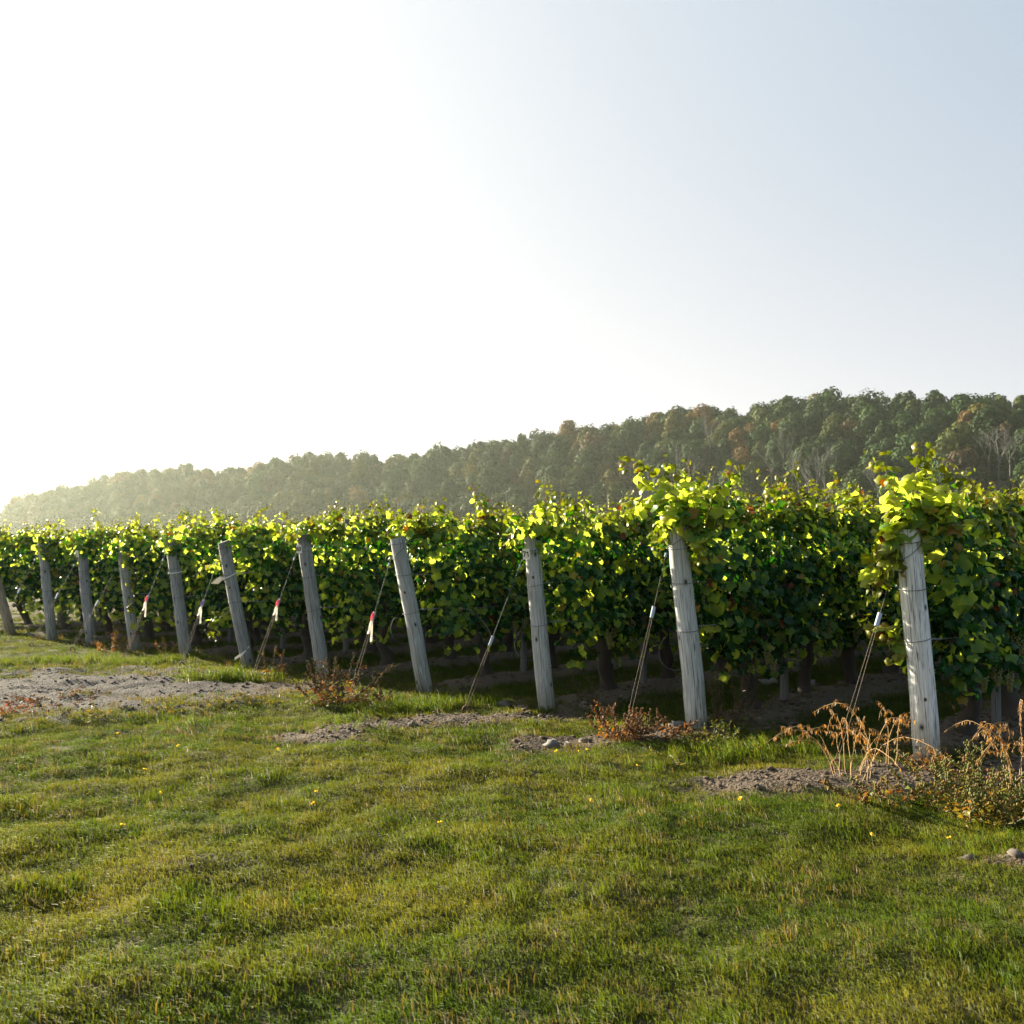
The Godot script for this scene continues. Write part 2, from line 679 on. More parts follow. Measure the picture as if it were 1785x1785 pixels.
func trunk_mesh(seed_: int, tall: float) -> ArrayMesh:
	var r := RandomNumberGenerator.new()
	r.seed = seed_
	var b := MB.new()
	b.tube([Vector3(0, -1.5, 0), Vector3(0.1, tall * 0.3, 0), Vector3(r.randf_range(-0.4, 0.4), tall * 0.75, 0.2)], [0.34, 0.24, 0.1], 6)
	for k in 5:
		var a := k * 1.9 + r.randf()
		var y := tall * lerpf(0.25, 0.6, k / 5.0)
		var e := Vector3(cos(a), 0.9, sin(a)) * tall * 0.22
		b.tube([Vector3(0, y, 0), Vector3(0, y, 0) + e * 0.5 + Vector3(0, -0.3, 0), Vector3(0, y, 0) + e], [0.13, 0.09, 0.04], 4, Color.WHITE, 0.0, false)
	return b.mesh()


func fork(b: MB, r: RandomNumberGenerator, from: Vector3, dir: Vector3, l: float, rad: float, deep: int) -> void:
	var mid := from + dir * l * 0.5 + Vector3(r.randf_range(-1, 1), 0, r.randf_range(-1, 1)) * l * 0.05
	var end := from + dir * l
	b.tube([from, mid, end], [rad, rad * 0.85, rad * 0.68], 5, Color.WHITE, 0.0, false)
	if deep == 0:
		return
	for k in 3 if deep > 1 else 2:
		var nd := (dir + Vector3(r.randf_range(-0.75, 0.75), r.randf_range(-0.05, 0.35), r.randf_range(-0.75, 0.75))).normalized()
		fork(b, r, end if k < 2 else mid, nd, l * r.randf_range(0.55, 0.8), rad * 0.62, deep - 1)


func above_what(u: float) -> String:
	var at := [1600, 1200, 940, 715, 545, 410, 310, 225, 150, 82, 10]
	var names := ["above the right post", "above the second post", "above the post tagged 71", "above the bare grey post", "above the post with plate 9", "above the white bundle", "above the white band", "above the short leafy post", "above the blank plate", "above the leaf topped post", "at the left edge"]
	var best := 0
	for k in at.size():
		if absf(u - at[k]) < absf(u - at[best]):
			best = k
	var side := ""
	if absf(u - at[best]) > 45.0:
		side = "right of " if u > at[best] else "left of "
	return side + names[best] if side == "" else names[best].replace("above ", side)


func make_forest() -> void:
	rng.seed = 313
	var crowns := []
	var trunks := []
	var sizes := [[12.5, 11.5], [14.5, 12.5], [10.0, 13.5], [13.0, 10.0], [15.5, 12.5], [9.0, 12.5], [11.5, 13.0], [13.5, 11.5]]
	for k in 8:
		crowns.append(crown_mesh(600 + k, sizes[k][0], sizes[k][1], 13 + k % 3))
		trunks.append(trunk_mesh(700 + k, sizes[k][1]))
	var bark := mat("far_bark", lin(0.13, 0.115, 0.095), 0.9)
	var hues := [["dark green", Color(0.028, 0.054, 0.018)], ["mid green", Color(0.038, 0.075, 0.022)], ["olive green", Color(0.070, 0.090, 0.024)], ["yellowing", Color(0.12, 0.115, 0.03)], ["orange tinged", Color(0.145, 0.092, 0.03)], ["russet brown", Color(0.075, 0.055, 0.03)]]
	var mats := []
	for hue in hues:
		var m := mat("crown_" + hue[0].replace(" ", "_"), Color(hue[1].r, hue[1].g, hue[1].b).linear_to_srgb(), 0.7)
		m.vertex_color_use_as_albedo = true
		m.backlight_enabled = true
		m.backlight = Color(0.7, 0.62, 0.3)
		m.metallic_specular = 0.2
		mats.append(m)
	var dead := [[1180, 0.5, 20], [1204, 0.44, 19], [1238, 0.62, 24], [1345, 0.46, 19], [1366, 0.5, 21], [1392, 0.4, 20], [1410, 0.36, 23], [1424, 0.38, 21], [1438, 0.4, 19], [1456, 0.46, 17], [1530, 0.36, 17], [1725, 0.5, 18], [1742, 0.46, 21], [1762, 0.5, 17], [1130, 0.5, 15]]
	var warm_spots := [[1010, 0.72], [1062, 0.55], [1000, 0.85], [1300, 0.62], [1430, 0.98], [1060, 0.95], [960, 0.95], [930, 0.5], [1090, 0.5], [440, 0.85], [230, 0.92], [660, 0.85], [1140, 0.9], [1690, 0.7]]
	# where the trees stand: jittered over the slope and the front of the plateau
	var spots := []
	var u := -420.0
	while u < 2300.0:
		var dr := ridge_depth(u)
		var du := 9.0 / dr * 1735.0
		var v := 0.0
		while v < 1.5:
			var uu := u + rng.randf_range(-0.45, 0.45) * du
			var vv := v + rng.randf_range(-0.5, 0.5) * 0.055
			var p := hill_point(uu, vv)
			var clear := false
			for s in dead:
				if absf(uu - s[0]) < 24.0 and vv > s[1] - 0.34 and vv < s[1] + 0.03:
					clear = true
			var hue := 0
			var q := rng.randf()
			var warm := 0.03 + 0.10 * clampf(n_a.get_noise_2d(uu * 0.02, vv * 4.0), 0, 1)
			if q < 0.36: hue = 1
			elif q < 0.56: hue = 2
			elif q < 0.56 + warm: hue = 3
			elif q < 0.56 + warm * 1.6: hue = 4
			elif q < 0.58 + warm * 1.9: hue = 5
			for w in warm_spots:
				if absf(uu - w[0]) < 24.0 and absf(vv - w[1]) < 0.07:
					hue = 3 if rng.randf() < 0.55 else 4
			var sc := rng.randf_range(0.8, 1.4) * (0.75 if vv < 0.1 else 1.0) * (0.36 if clear else 1.0)
			var seen_top := p.y + 12.0 * sc
			spots.append({"p": p, "k": rng.randi() % 8, "hue": hue, "s": sc, "yaw": rng.randf() * TAU, "u": uu, "v": vv, "size": sc / (-p.z), "show": uu > -20.0 and uu < 1800.0 and seen_top / (-p.z) > 0.036})
			v += 0.07
		u += du
	# the 290 trees that show largest are things of their own, the rest is the forest
	var order := spots.filter(func(s): return s.show)
	order.sort_custom(func(a, b): return a.size > b.size)
	var single := {}
	for k in mini(190, order.size()):
		single[order[k]] = true
	# and the brow, which stands against the sky
	var brow := order.filter(func(s): return not single.has(s) and s.v > 0.86 and s.v < 1.1)
	brow.sort_custom(func(a, b): return a.s > b.s)
	for k in mini(100, brow.size()):
		single[brow[k]] = true
	var where := []
	var tint := []
	for k in 8:
		where.append([])
		tint.append(PackedColorArray())
	var tw := []
	var protos := {}
	for s in spots:
		var bs := Basis(Vector3.UP, s.yaw).scaled(Vector3(s.s, s.s * rng.randf_range(0.9, 1.12), s.s))
		if single.has(s):
			var zone: String = "on the hill's brow" if s.v > 0.85 else ("low on the hill" if s.v < 0.3 else ("below mid slope" if s.v < 0.5 else ("above mid slope" if s.v < 0.68 else "just below the brow")))
			var side := above_what(s.u)
			var group := "%s trees %s, %s" % [hues[s.hue][0], zone, side]
			var o: Node3D
			if not protos.has(s.k):
				o = thing("broadleaf_tree", "", "tree")
				part("trunk", trunks[s.k], bark, o)
				part("crown", crowns[s.k], mats[s.hue], o)
				protos[s.k] = o
			else:
				o = protos[s.k].duplicate()
				o.name = numbered("broadleaf_tree")
				add_child(o)
				o.get_node("crown").material_override = mats[s.hue]
			o.transform = Transform3D(bs, s.p)
			o.set_meta("label", "%s %s tree %s, %s" % ["tall" if s.s > 1.25 else "smaller", hues[s.hue][0], zone, side])
			o.set_meta("category", "tree")
			o.set_meta("group", group)
		else:
			where[s.k].append(Transform3D(bs, s.p))
			var g := rng.randf_range(0.85, 1.15)
			tint[s.k].append(hues[s.hue][1] * g)
			tw.append(Transform3D(bs, s.p))
	var forest := Node3D.new()
	forest.name = "forest"
	forest.set_meta("kind", "stuff")
	forest.set_meta("label", "rest of the mixed autumn wood covering the escarpment")
	forest.set_meta("category", "forest")
	add_child(forest)
	var fm := mat("crown_mixed", Color.WHITE, 0.7)
	fm.vertex_color_use_as_albedo = true
	fm.backlight_enabled = true
	fm.backlight = Color(0.7, 0.62, 0.3)
	fm.metallic_specular = 0.2
	for k in 8:
		copies("crown", crowns[k], fm, where[k], tint[k], forest)
	copies("trunk", trunks[1], bark, tw, PackedColorArray(), forest)
	# dead trees, pale against the slope
	var grey := mat("dead_wood", lin(0.105, 0.10, 0.09), 0.9)
	for s in dead:
		var r := RandomNumberGenerator.new()
		r.seed = int(s[0])
		var o := thing("dead_tree", "bare pale dead tree on the hillside %s" % ("above the second post from the right" if s[0] < 1300 and s[0] > 1000 else ("in the pale stand left of the right post" if s[0] < 1500 and s[0] > 1000 else ("right of the right post" if s[0] > 1500 else "near the middle of the slope"))), "tree", hill_point(s[0], s[1]) + Vector3(0, 2.0, 0), "bare pale dead trees on the hillside")
		var tb := MB.new()
		var t: float = s[2]
		tb.tube([Vector3(0, -5, 0), Vector3(0.2, t * 0.25, 0), Vector3(0.1, t * 0.45, 0.2)], [0.30, 0.24, 0.18], 6)
		part("trunk", tb.mesh(), grey, o)
		for k in 3:
			var lb := MB.new()
			fork(lb, r, Vector3(0.1, t * (0.3 + 0.07 * k), 0.1), Vector3(r.randf_range(-0.5, 0.5), 1, r.randf_range(-0.5, 0.5)).normalized(), t * 0.27, 0.14, 3)
			part("limb", lb.mesh(), grey, o)

# ------------------------------------------------------------------ leaves

func make_leaf_kinds() -> void:
	var r := RandomNumberGenerator.new()
	r.seed = 21
	for k in 5:
		var vs := [Vector3(0, -0.44, 0)]
		var cup := r.randf_range(0.4, 1.15) * (1.0 if k != 3 else -0.6)
		var ph := r.randf() * TAU
		for j in 18:
			var th := TAU * j / 18.0
			var lobe := 0.45 + 0.058 * cos(th * 5.0) + 0.05 * cos(th) + (0.018 if j % 2 == 0 else -0.018)
			if j == 9:
				lobe = 0.13
			elif j == 8 or j == 10:
				lobe = 0.42
			lobe *= r.randf_range(0.93, 1.07)
			var x := sin(th) * lobe * 1.08
			var y := -0.44 - cos(th) * lobe
			var q := x * x + (y + 0.44) * (y + 0.44)
			vs.append(Vector3(x, y, -cup * q + 0.075 * sin(3.0 * th + ph) + 0.16 * absf(x)))
		var ns := []
		for p in vs:
			ns.append(Vector3(2.0 * cup * p.x, 2.0 * cup * (p.y + 0.44), 1.0).normalized())
		leaf_shapes.append([PackedVector3Array(vs), PackedVector3Array(ns)])
		var b := MB.new()
		add_leaf(b, k, Transform3D(), Color.WHITE)
		leaf_meshes.append(b.mesh())
	# tones: mature greens, younger yellow greens with sunlight painted in, yellowed and reddened leaves
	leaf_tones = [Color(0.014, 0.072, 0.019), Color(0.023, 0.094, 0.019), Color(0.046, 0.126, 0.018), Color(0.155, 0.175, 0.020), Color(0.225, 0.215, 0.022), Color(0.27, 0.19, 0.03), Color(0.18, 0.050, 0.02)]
	var names := ["deep", "mature", "fresh", "young_sunlit", "tip", "yellowed", "reddened"]
	for k in leaf_tones.size():
		var m := leaf_material("leaf_" + names[k])
		m.albedo_color = leaf_tones[k].linear_to_srgb()
		leaf_mats.append(m)
	M.foliage = leaf_material("foliage")
	M.foliage.vertex_color_use_as_albedo = true


func leaf_material(called: String) -> StandardMaterial3D:
	var m := mat(called, Color.WHITE, 0.42)
	m.metallic_specular = 0.38
	m.backlight_enabled = true
	m.backlight = Color(0.88, 0.95, 0.28)
	return m


func add_leaf(b: MB, kind: int, x: Transform3D, col: Color) -> void:
	var vs: PackedVector3Array = leaf_shapes[kind][0]
	var ns: PackedVector3Array = leaf_shapes[kind][1]
	var start := b.v.size()
	b.v.append_array(x * vs)
	var nb := x.basis.orthonormalized()
	for k in 19:
		b.n.append(nb * ns[k])
		if b.colored:
			b.c.append(col)
	for k in 18:
		b.i.append_array(PackedInt32Array([start, start + 1 + (k + 1) % 18, start + 1 + k]))


func leaf_at(p: Vector3, nrm: Vector3, tip: Vector3, size: float) -> Transform3D:
	var z := nrm.normalized()
	var y := -tip
	y = (y - z * y.dot(z)).normalized()
	if y.length() < 0.5:
		y = z.cross(Vector3.RIGHT).normalized()
	var x := y.cross(z)
	return Transform3D(Basis(x * size, y * size, z * size), p)


func pick_tone(r: RandomNumberGenerator, young_sunlit: float) -> int:
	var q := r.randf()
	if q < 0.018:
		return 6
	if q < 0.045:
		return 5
	var t := young_sunlit + r.randf_range(-0.3, 0.3)
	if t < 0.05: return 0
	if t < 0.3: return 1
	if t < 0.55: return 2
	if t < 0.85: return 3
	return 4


func shoot(leaves: Array, canes: MB, r: RandomNumberGenerator, from: Vector3, dir: Vector3, l: float, droop: float, size := 0.115) -> void:
	var p := from
	var d := dir.normalized()
	var pts := [p]
	var steps := maxi(3, int(l / 0.042))
	for k in steps:
		var f := float(k + 1) / steps
		d = (d + Vector3(r.randf_range(-0.16, 0.16), -droop * 0.12, r.randf_range(-0.16, 0.16))).normalized()
		p += d * (l / steps)
		pts.append(p)
		for j in 1 if r.randf() < 0.25 else 2:
			var side := d.cross(Vector3.UP).rotated(d, r.randf() * TAU)
			if side.length() < 0.05:
				side = Vector3.RIGHT
			side = side.normalized()
			var s := size * lerpf(1.0, 0.42, f * f) * r.randf_range(0.75, 1.15)
			var q := p + side * r.randf_range(0.02, 0.06)
			var nrm := (side * 0.55 + Vector3.UP * 0.5 + d * 0.2 + Vector3(r.randfn(), r.randfn(), r.randfn()) * 0.38).normalized()
			leaves.append([leaf_at(q, nrm, (side * 0.6 + Vector3.DOWN * 0.9 + Vector3(r.randfn(), 0, r.randfn()) * 0.4), s), pick_tone(r, lerpf(0.45, 0.95, f)), r.randi() % 5])
	var rad := []
	for k in pts.size():
		rad.append(lerpf(0.0045, 0.0015, float(k) / pts.size()))
	canes.tube(pts, rad, 4, Color.WHITE, 0.0, false)


func vine_leaves(r: RandomNumberGenerator, root: Vector3, first: bool, shoots: int, canes: MB, fill := 1.0, tall := 1.0) -> Array:
	# leaves of one vine; a runs along the row, c across it, both from the vine's own foot
	var out := []
	var C := -E
	for k in int(1500 * fill * (1.5 if first else 1.0)):
		var y := lerpf(0.36, 2.06 * tall, pow(r.randf(), 0.93))
		var a0 := -0.64
		if first:
			a0 = lerpf(-0.86, -1.38, smoothstep(1.0, 1.8, y))
		var a := r.randf_range(a0, 0.64)
		var wp := root + N * a
		var lump := n_b.get_noise_3d(wp.x * 1.3, y * 1.6, wp.z * 1.3)
		y *= 1.0 + 0.13 * n_a.get_noise_2d(wp.x * 2.0, wp.z * 2.0) * smoothstep(1.2, 1.9, y)
		var lump2 := n_c.get_noise_3d(wp.x * 0.8, y * 0.9 + 7.0, wp.z * 0.8)
		if y < 0.62 + 0.22 * lump + 0.1 * lump2 and r.randf() < 0.86:
			continue
		var half := 0.26 + 0.24 * lump + 0.10 * lump2
		half *= smoothstep(0.2, 0.85, y) * 0.5 + 0.5
		half *= 1.0 - 0.62 * smoothstep(1.7 * tall, 2.15 * tall, y)
		if first and a < -0.8:
			half *= lerpf(1.0, 0.62, smoothstep(-0.8, -1.35, a))
		var side := 1.0 if r.randf() < 0.54 else -1.0
		var deep := r.randf()
		deep = 1.0 - 0.55 * deep * deep if r.randf() < 0.72 else r.randf() * 0.75
		var c := side * half * deep + r.randfn() * 0.025
		var nrm := C * side * 0.85 + Vector3.UP * r.randf_range(0.0, 1.0) + N * r.randfn() * 0.55 + Vector3(r.randfn(), r.randfn(), r.randfn()) * 0.42
		if first and a < -0.75:
			nrm -= N * r.randf_range(0.3, 1.2)
		if y > 1.85:
			nrm += Vector3.UP * 0.6
		var tip := Vector3.DOWN + C * side * 0.25 + N * r.randfn() * 0.45
		var s := r.randf_range(0.065, 0.122)
		var young_sunlit := 0.0 + 0.56 * smoothstep(1.35, 1.95, y) + 0.16 * lump  # yellower towards the top: young growth, plus sunlight put into the leaf colour
		out.append([leaf_at(N * a + C * c + Vector3.UP * y, nrm, tip, s), pick_tone(r, young_sunlit), r.randi() % 5])
	for k in shoots:
		var a := r.randf_range(-0.6 if not first else -1.25, 0.6)
		var c := r.randf_range(-0.16, 0.16)
		shoot(out, canes, r, N * a + C * c + Vector3.UP * r.randf_range(1.8, 1.95) * tall, Vector3.UP * 1.0 + N * r.randf_range(-0.5, 0.5) + C * r.randf_range(-0.45, 0.45), 0.16 + 0.48 * pow(r.randf(), 1.5), r.randf_range(0.0, 0.8), 0.112)
	for k in 3:   # tufts of upright shoots along the top
		var a := r.randf_range(-0.6 if not first else -1.2, 0.6)
		var l := r.randf_range(0.16, 0.40)
		for j in 4:
			shoot(out, canes, r, N * (a + r.randf_range(-0.07, 0.07)) + C * r.randf_range(-0.1, 0.1) + Vector3.UP * 1.84 * tall, Vector3.UP + N * r.randf_range(-0.3, 0.3) + C * r.randf_range(-0.35, 0.35), l * r.randf_range(0.7, 1.15), 0.3, 0.105)
	for k in 3:
		var side := 1.0 if r.randf() < 0.5 else -1.0
		shoot(out, canes, r, N * r.randf_range(-0.5, 0.5) + C * side * 0.2 + Vector3.UP * r.randf_range(0.9, 1.7), C * side + Vector3.UP * 0.2 + N * r.randf_range(-0.6, 0.6), r.randf_range(0.2, 0.35), 2.2, 0.1)
	return out


func vine_trunk(r: RandomNumberGenerator) -> ArrayMesh:
	var b := MB.new()
	var lean := N * r.randf_range(-0.3, 0.3) + E * r.randf_range(-0.1, 0.1)
	for twin in 2 if r.randf() < 0.35 else 1:
		var pts := []
		var rad := []
		for k in 9:
			var f := k / 8.0
			pts.append(Vector3(0, -0.1 + 0.95 * f, 0) + lean * (f - 0.2) + N * (0.07 * sin(f * 7.0 + r.randf()) + twin * 0.10 * f) + E * 0.05 * sin(f * 5.0 + r.randf() * 2.0))
			rad.append((lerpf(0.078, 0.05, f) + (0.03 if k == 8 else 0.0) + (0.015 if k == 1 else 0.0)) * r.randf_range(0.85, 1.2) * (0.75 if twin else 1.0))
		b.tube(pts, rad, 10, Color.WHITE, 0.28, true, r)
	for s in [-1.0, 1.0]:
		var pts := []
		var rad := []
		for k in 6:
			var f := k / 5.0
			pts.append(Vector3(0, 0.8 + 0.06 * sin(f * 3.0), 0) + lean * 0.75 + N * s * f * 0.55 + E * r.randf_range(-0.02, 0.02))
			rad.append(lerpf(0.03, 0.014, f) * r.randf_range(0.85, 1.15))
		b.tube(pts, rad, 7, Color.WHITE, 0.15, true, r)
	return b.mesh()


func canes_for(b: MB, r: RandomNumberGenerator) -> void:
	for k in 9:
		var a := r.randf_range(-0.55, 0.55)
		var pts := []
		for j in 6:
			var f := j / 5.0
			pts.append(N * (a + r.randf_range(-0.05, 0.05) + 0.1 * f * r.randf_range(-1, 1)) + E * r.randf_range(-0.08, 0.08) + Vector3.UP * (0.82 + 1.05 * f))
		b.tube(pts, [0.0055, 0.005, 0.0045, 0.004, 0.0035, 0.003], 4, Color.WHITE, 0.0, false)


func seen_first(leaves: Array, root: Vector3, most: int) -> Dictionary:
	# which leaves show largest from the photograph's side: nearest in each small cell of directions
	var cells := {}
	for k in leaves.size():
		var x: Transform3D = leaves[k][0]
		var p: Vector3 = root + x * Vector3(0, -0.4, 0) - CAM
		var far := p.length()
		var key := Vector2i(int(floor(p.x / -p.z * 170.0)), int(floor(p.y / -p.z * 170.0)))
		var size: float = x.basis.x.length() / far
		if not cells.has(key) or far < cells[key][0]:
			cells[key] = [far, k, size]
	var list := cells.values()
	list.sort_custom(func(a, b): return a[2] > b[2])
	var out := {}
	for k in mini(most, list.size()):
		out[list[k][1]] = true
	return out


func hero_vine(row: int, place: int, root: Vector3, label: String) -> void:
	var r := RandomNumberGenerator.new()
	r.seed = 1000 + row * 40 + place
	var o := thing("grapevine", label, "grapevine", root, "grapevines at the ends of the rows")
	part("trunk", vine_trunk(r), M.bark, o)
	var canes := MB.new()
	canes_for(canes, r)
	var leaves := vine_leaves(r, root, place == 0, 14, canes, 0.95 if row < 2 else 0.74, 0.97 if row < 2 else 0.925)
	for s in extra_shoots(row, place):
		shoot(leaves, canes, r, posts[row].base - root + s[0], s[1], s[2], s[3], s[4] if s.size() > 4 else 0.115)
	part("canes", canes.mesh(), M.cane, o, true)
	var apart := seen_first(leaves, root, 300)
	var b := colored_mb()
	for k in leaves.size():
		var lf: Array = leaves[k]
		if apart.has(k):
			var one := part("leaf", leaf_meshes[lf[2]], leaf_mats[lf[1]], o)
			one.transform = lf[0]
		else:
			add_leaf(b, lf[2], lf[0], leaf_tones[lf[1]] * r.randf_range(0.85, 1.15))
	part("foliage", b.mesh(), M.foliage, o, true)
	var clusters := 0
	if row == 0:
		clusters = 7
	elif row < 4:
		clusters = 3
	for k in clusters:
		var c := MB.new()
		for j in 34:
			var f := j / 33.0
			var a := j * 2.4
			c.ball(Vector3(cos(a) * 0.034 * (1.0 - 0.75 * f), -0.13 * f, sin(a) * 0.034 * (1.0 - 0.75 * f)) + Vector3(r.randf(), r.randf(), r.randf()) * 0.006, Vector3.ONE * 0.0085, 4, 6)
		c.tube([Vector3(0, 0.05, 0), Vector3.ZERO], [0.002, 0.003], 4)
		var g := part("grape_cluster", c.mesh(), M.grape, o)
		g.position = N * r.randf_range(-0.5, 0.5) - E * r.randf_range(0.2, 0.34) + Vector3.UP * r.randf_range(0.5, 0.85)


func extra_shoots(row: int, place: int) -> Array:
	# long shoots that stand out at the row ends; starts are measured from the foot of the row's end post
	if place > 0:
		return [[N * 2.0 - E * 0.05 + Vector3.UP * 1.95, Vector3(-0.3, 1, 0), 0.5, 0.3], [N * 2.3 + Vector3.UP * 1.95, Vector3(0.2, 1, 0), 0.42, 0.6]] if row == 1 and place == 1 else []
	var X := Vector3.RIGHT
	var top := Vector3.UP * 1.7 - N * 0.3
	var out := []
	if row == 0:
		for k in 5:
			out.append([top + Vector3(-0.06 + 0.06 * k, 0.0, 0.05), Vector3(-0.12 + 0.13 * k, 1, 0.1), 0.72 - 0.07 * absf(k - 1.0), 0.3, 0.14])
		out.append([top + X * -0.02 + Vector3.UP * 0.05, Vector3(-1, 0.12, 0.2), 0.36, 1.4, 0.13])
		out.append([top + X * -0.05 + Vector3.UP * 0.1, Vector3(-1, -0.2, 0.2), 0.55, 2.6, 0.14])
		out.append([top + X * -0.08 + Vector3.UP * 0.02, Vector3(-1, -0.6, 0.25), 0.58, 1.6, 0.14])
		out.append([top + X * -0.03 + Vector3.UP * 0.0, Vector3(-0.6, -0.7, 0.3), 0.34, 1.5, 0.13])
		out.append([Vector3(-0.10, 0.90, 0.0), Vector3(-1, 0.1, 0.3), 0.5, -0.4, 0.13])
		out.append([Vector3(-0.08, 0.98, 0.0), Vector3(-1, 0.0, 0.2), 0.3, 0.8, 0.12])
		out.append([Vector3(-0.08, 0.84, 0.0), Vector3(-1, -0.1, 0.2), 0.28, 0.3, 0.12])
		out.append([top + X * 0.15, Vector3(0.5, 0.6, 0.35), 0.45, 1.4, 0.12])
		out.append([top + X * 0.05, Vector3(0.2, 0.2, 1), 0.2, 2.5, 0.14])
	elif row == 1:
		for k in 5:
			out.append([top + Vector3(0.02 + 0.08 * k, 0.15, 0.05), Vector3(-0.85 + 0.28 * k, 1, 0.1), 0.78 - 0.06 * k, 0.35, 0.14])
		out.append([top + X * 0.0 + Vector3.UP * 0.3, Vector3(-1, 0.55, 0.15), 0.58, 0.9, 0.14])
		out.append([top + Vector3.UP * 0.2, Vector3(-1, 0.1, 0.25), 0.32, 2.5, 0.13])
		out.append([top + X * -0.05 + Vector3.UP * 0.1, Vector3(-0.6, -0.4, 0.25), 0.3, 2.5, 0.12])
		out.append([top + X * 0.3 + Vector3.UP * 0.25, Vector3(0.1, 1, 0.1), 0.38, 0.3, 0.11])
		out.append([top + X * 0.1 + Vector3.UP * 0.1, Vector3(0.5, -0.2, 0.8), 0.4, 1.5, 0.13])
		out.append([Vector3.UP * 0.95 + X * 0.16, Vector3(-0.2, -0.2, 0.9), 0.16, 2.0, 0.14])
	elif row == 2:
		out.append([top + X * -0.05 + Vector3.UP * 0.15, Vector3(-1, 0.1, 0.2), 0.3, 2.6, 0.13])
		out.append([top + Vector3.UP * 0.2, Vector3(-0.5, 0.6, 0.3), 0.35, 1.4, 0.11])
		out.append([top + X * 0.1 + Vector3.UP * 0.2, Vector3(0.3, 0.8, 0.2), 0.35, 1.2, 0.11])
	elif row == 5:
		out.append([Vector3(-0.25, 0.78, -0.1), Vector3(-1, 0.25, 0.2), 0.5, 1.9, 0.12])
		out.append([Vector3(-0.25, 0.72, -0.1), Vector3(-1, 0.0, 0.2), 0.45, 1.6, 0.11])
		out.append([top + X * -0.1 + Vector3.UP * -0.25, Vector3(-1, 0.0, 0.1), 0.4, 1.0, 0.1])
	elif row == 6:
		out.append([top + X * 0.05 + Vector3.UP * 0.05, Vector3(0.1, -0.3, 1), 0.26, 2.2, 0.11])
		out.append([top + Vector3.UP * 0.05, Vector3(-0.8, 0.2, 0.3), 0.3, 1.8, 0.11])
	elif row == 7:
		for k in 4:
			out.append([Vector3.UP * (1.5 - 0.33 * k) - N * (0.26 - 0.06 * k) + X * 0.09, Vector3(0.2, -0.4, 0.8), 0.26, 1.6, 0.12])
	elif row == 9:
		out.append([top + X * 0.1, Vector3(0.3, -0.3, 0.8), 0.3, 2.0, 0.11])
	else:
		out.append([top + Vector3.UP * 0.1, Vector3(-0.7, 0.4, 0.3), 0.3, 1.6, 0.11])
		out.append([top + X * 0.1 + Vector3.UP * 0.1, Vector3(0.2, 0.8, 0.3), 0.32, 1.4, 0.11])
	return out


func make_vines() -> void:
	var protos := []
	for k in 6:
		var r := RandomNumberGenerator.new()
		r.seed = 8800 + k
		var o := thing("grapevine", "", "grapevine", Vector3.ZERO, "grapevines deeper in the rows")
		part("trunk", vine_trunk(r), M.bark, o)
		var canes := MB.new()
		canes_for(canes, r)
		var leaves := vine_leaves(r, Vector3(k * 3.1, 0, -60.0 - k * 7.3), false, 10, canes, 0.72, 0.925)
		part("canes", canes.mesh(), M.cane, o, true)
		var b := colored_mb()
		for lf in leaves:
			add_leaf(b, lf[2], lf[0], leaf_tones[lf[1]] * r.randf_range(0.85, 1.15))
		part("foliage", b.mesh(), M.foliage, o, true)
		protos.append(o)
	var taken := 0
	rng.seed = 515
	var heroes := [3, 5, 3, 3, 2, 2, 2, 2, 2, 2, 2, 2, 0]
	var ordinals := ["first", "second", "third", "fourth", "fifth", "sixth", "seventh", "eighth", "ninth", "tenth", "eleventh", "twelfth", "thirteenth"]
	for row in posts.size():
		var base: Vector3 = posts[row].base
		for k in 13:
			var t := 1.0 + 1.21 * k
			var p := base + N * t
			p.y = ground_y(p.x, -p.z)
			if k < heroes[row]:
				hero_vine(row, k, p, "leafy grapevine, %s in the row behind %s" % [ordinals[k], posts[row].desc])
			else:
				var o: Node3D
				if taken < 6:
					o = protos[taken]
				else:
					o = protos[rng.randi() % 6].duplicate()
					o.name = numbered("grapevine")
					add_child(o)
				taken += 1
				o.position = p
				o.rotation.y = 0.0 if rng.randf() < 0.5 else PI
				o.scale = Vector3.ONE * rng.randf_range(0.96, 1.05)
				o.set_meta("label", "leafy grapevine, %s in the row behind %s" % [ordinals[k], posts[row].desc])
				o.set_meta("category", "grapevine")
				o.set_meta("group", "grapevines further back behind %s" % posts[row].desc)

# ------------------------------------------------------------------ posts, wires, guys

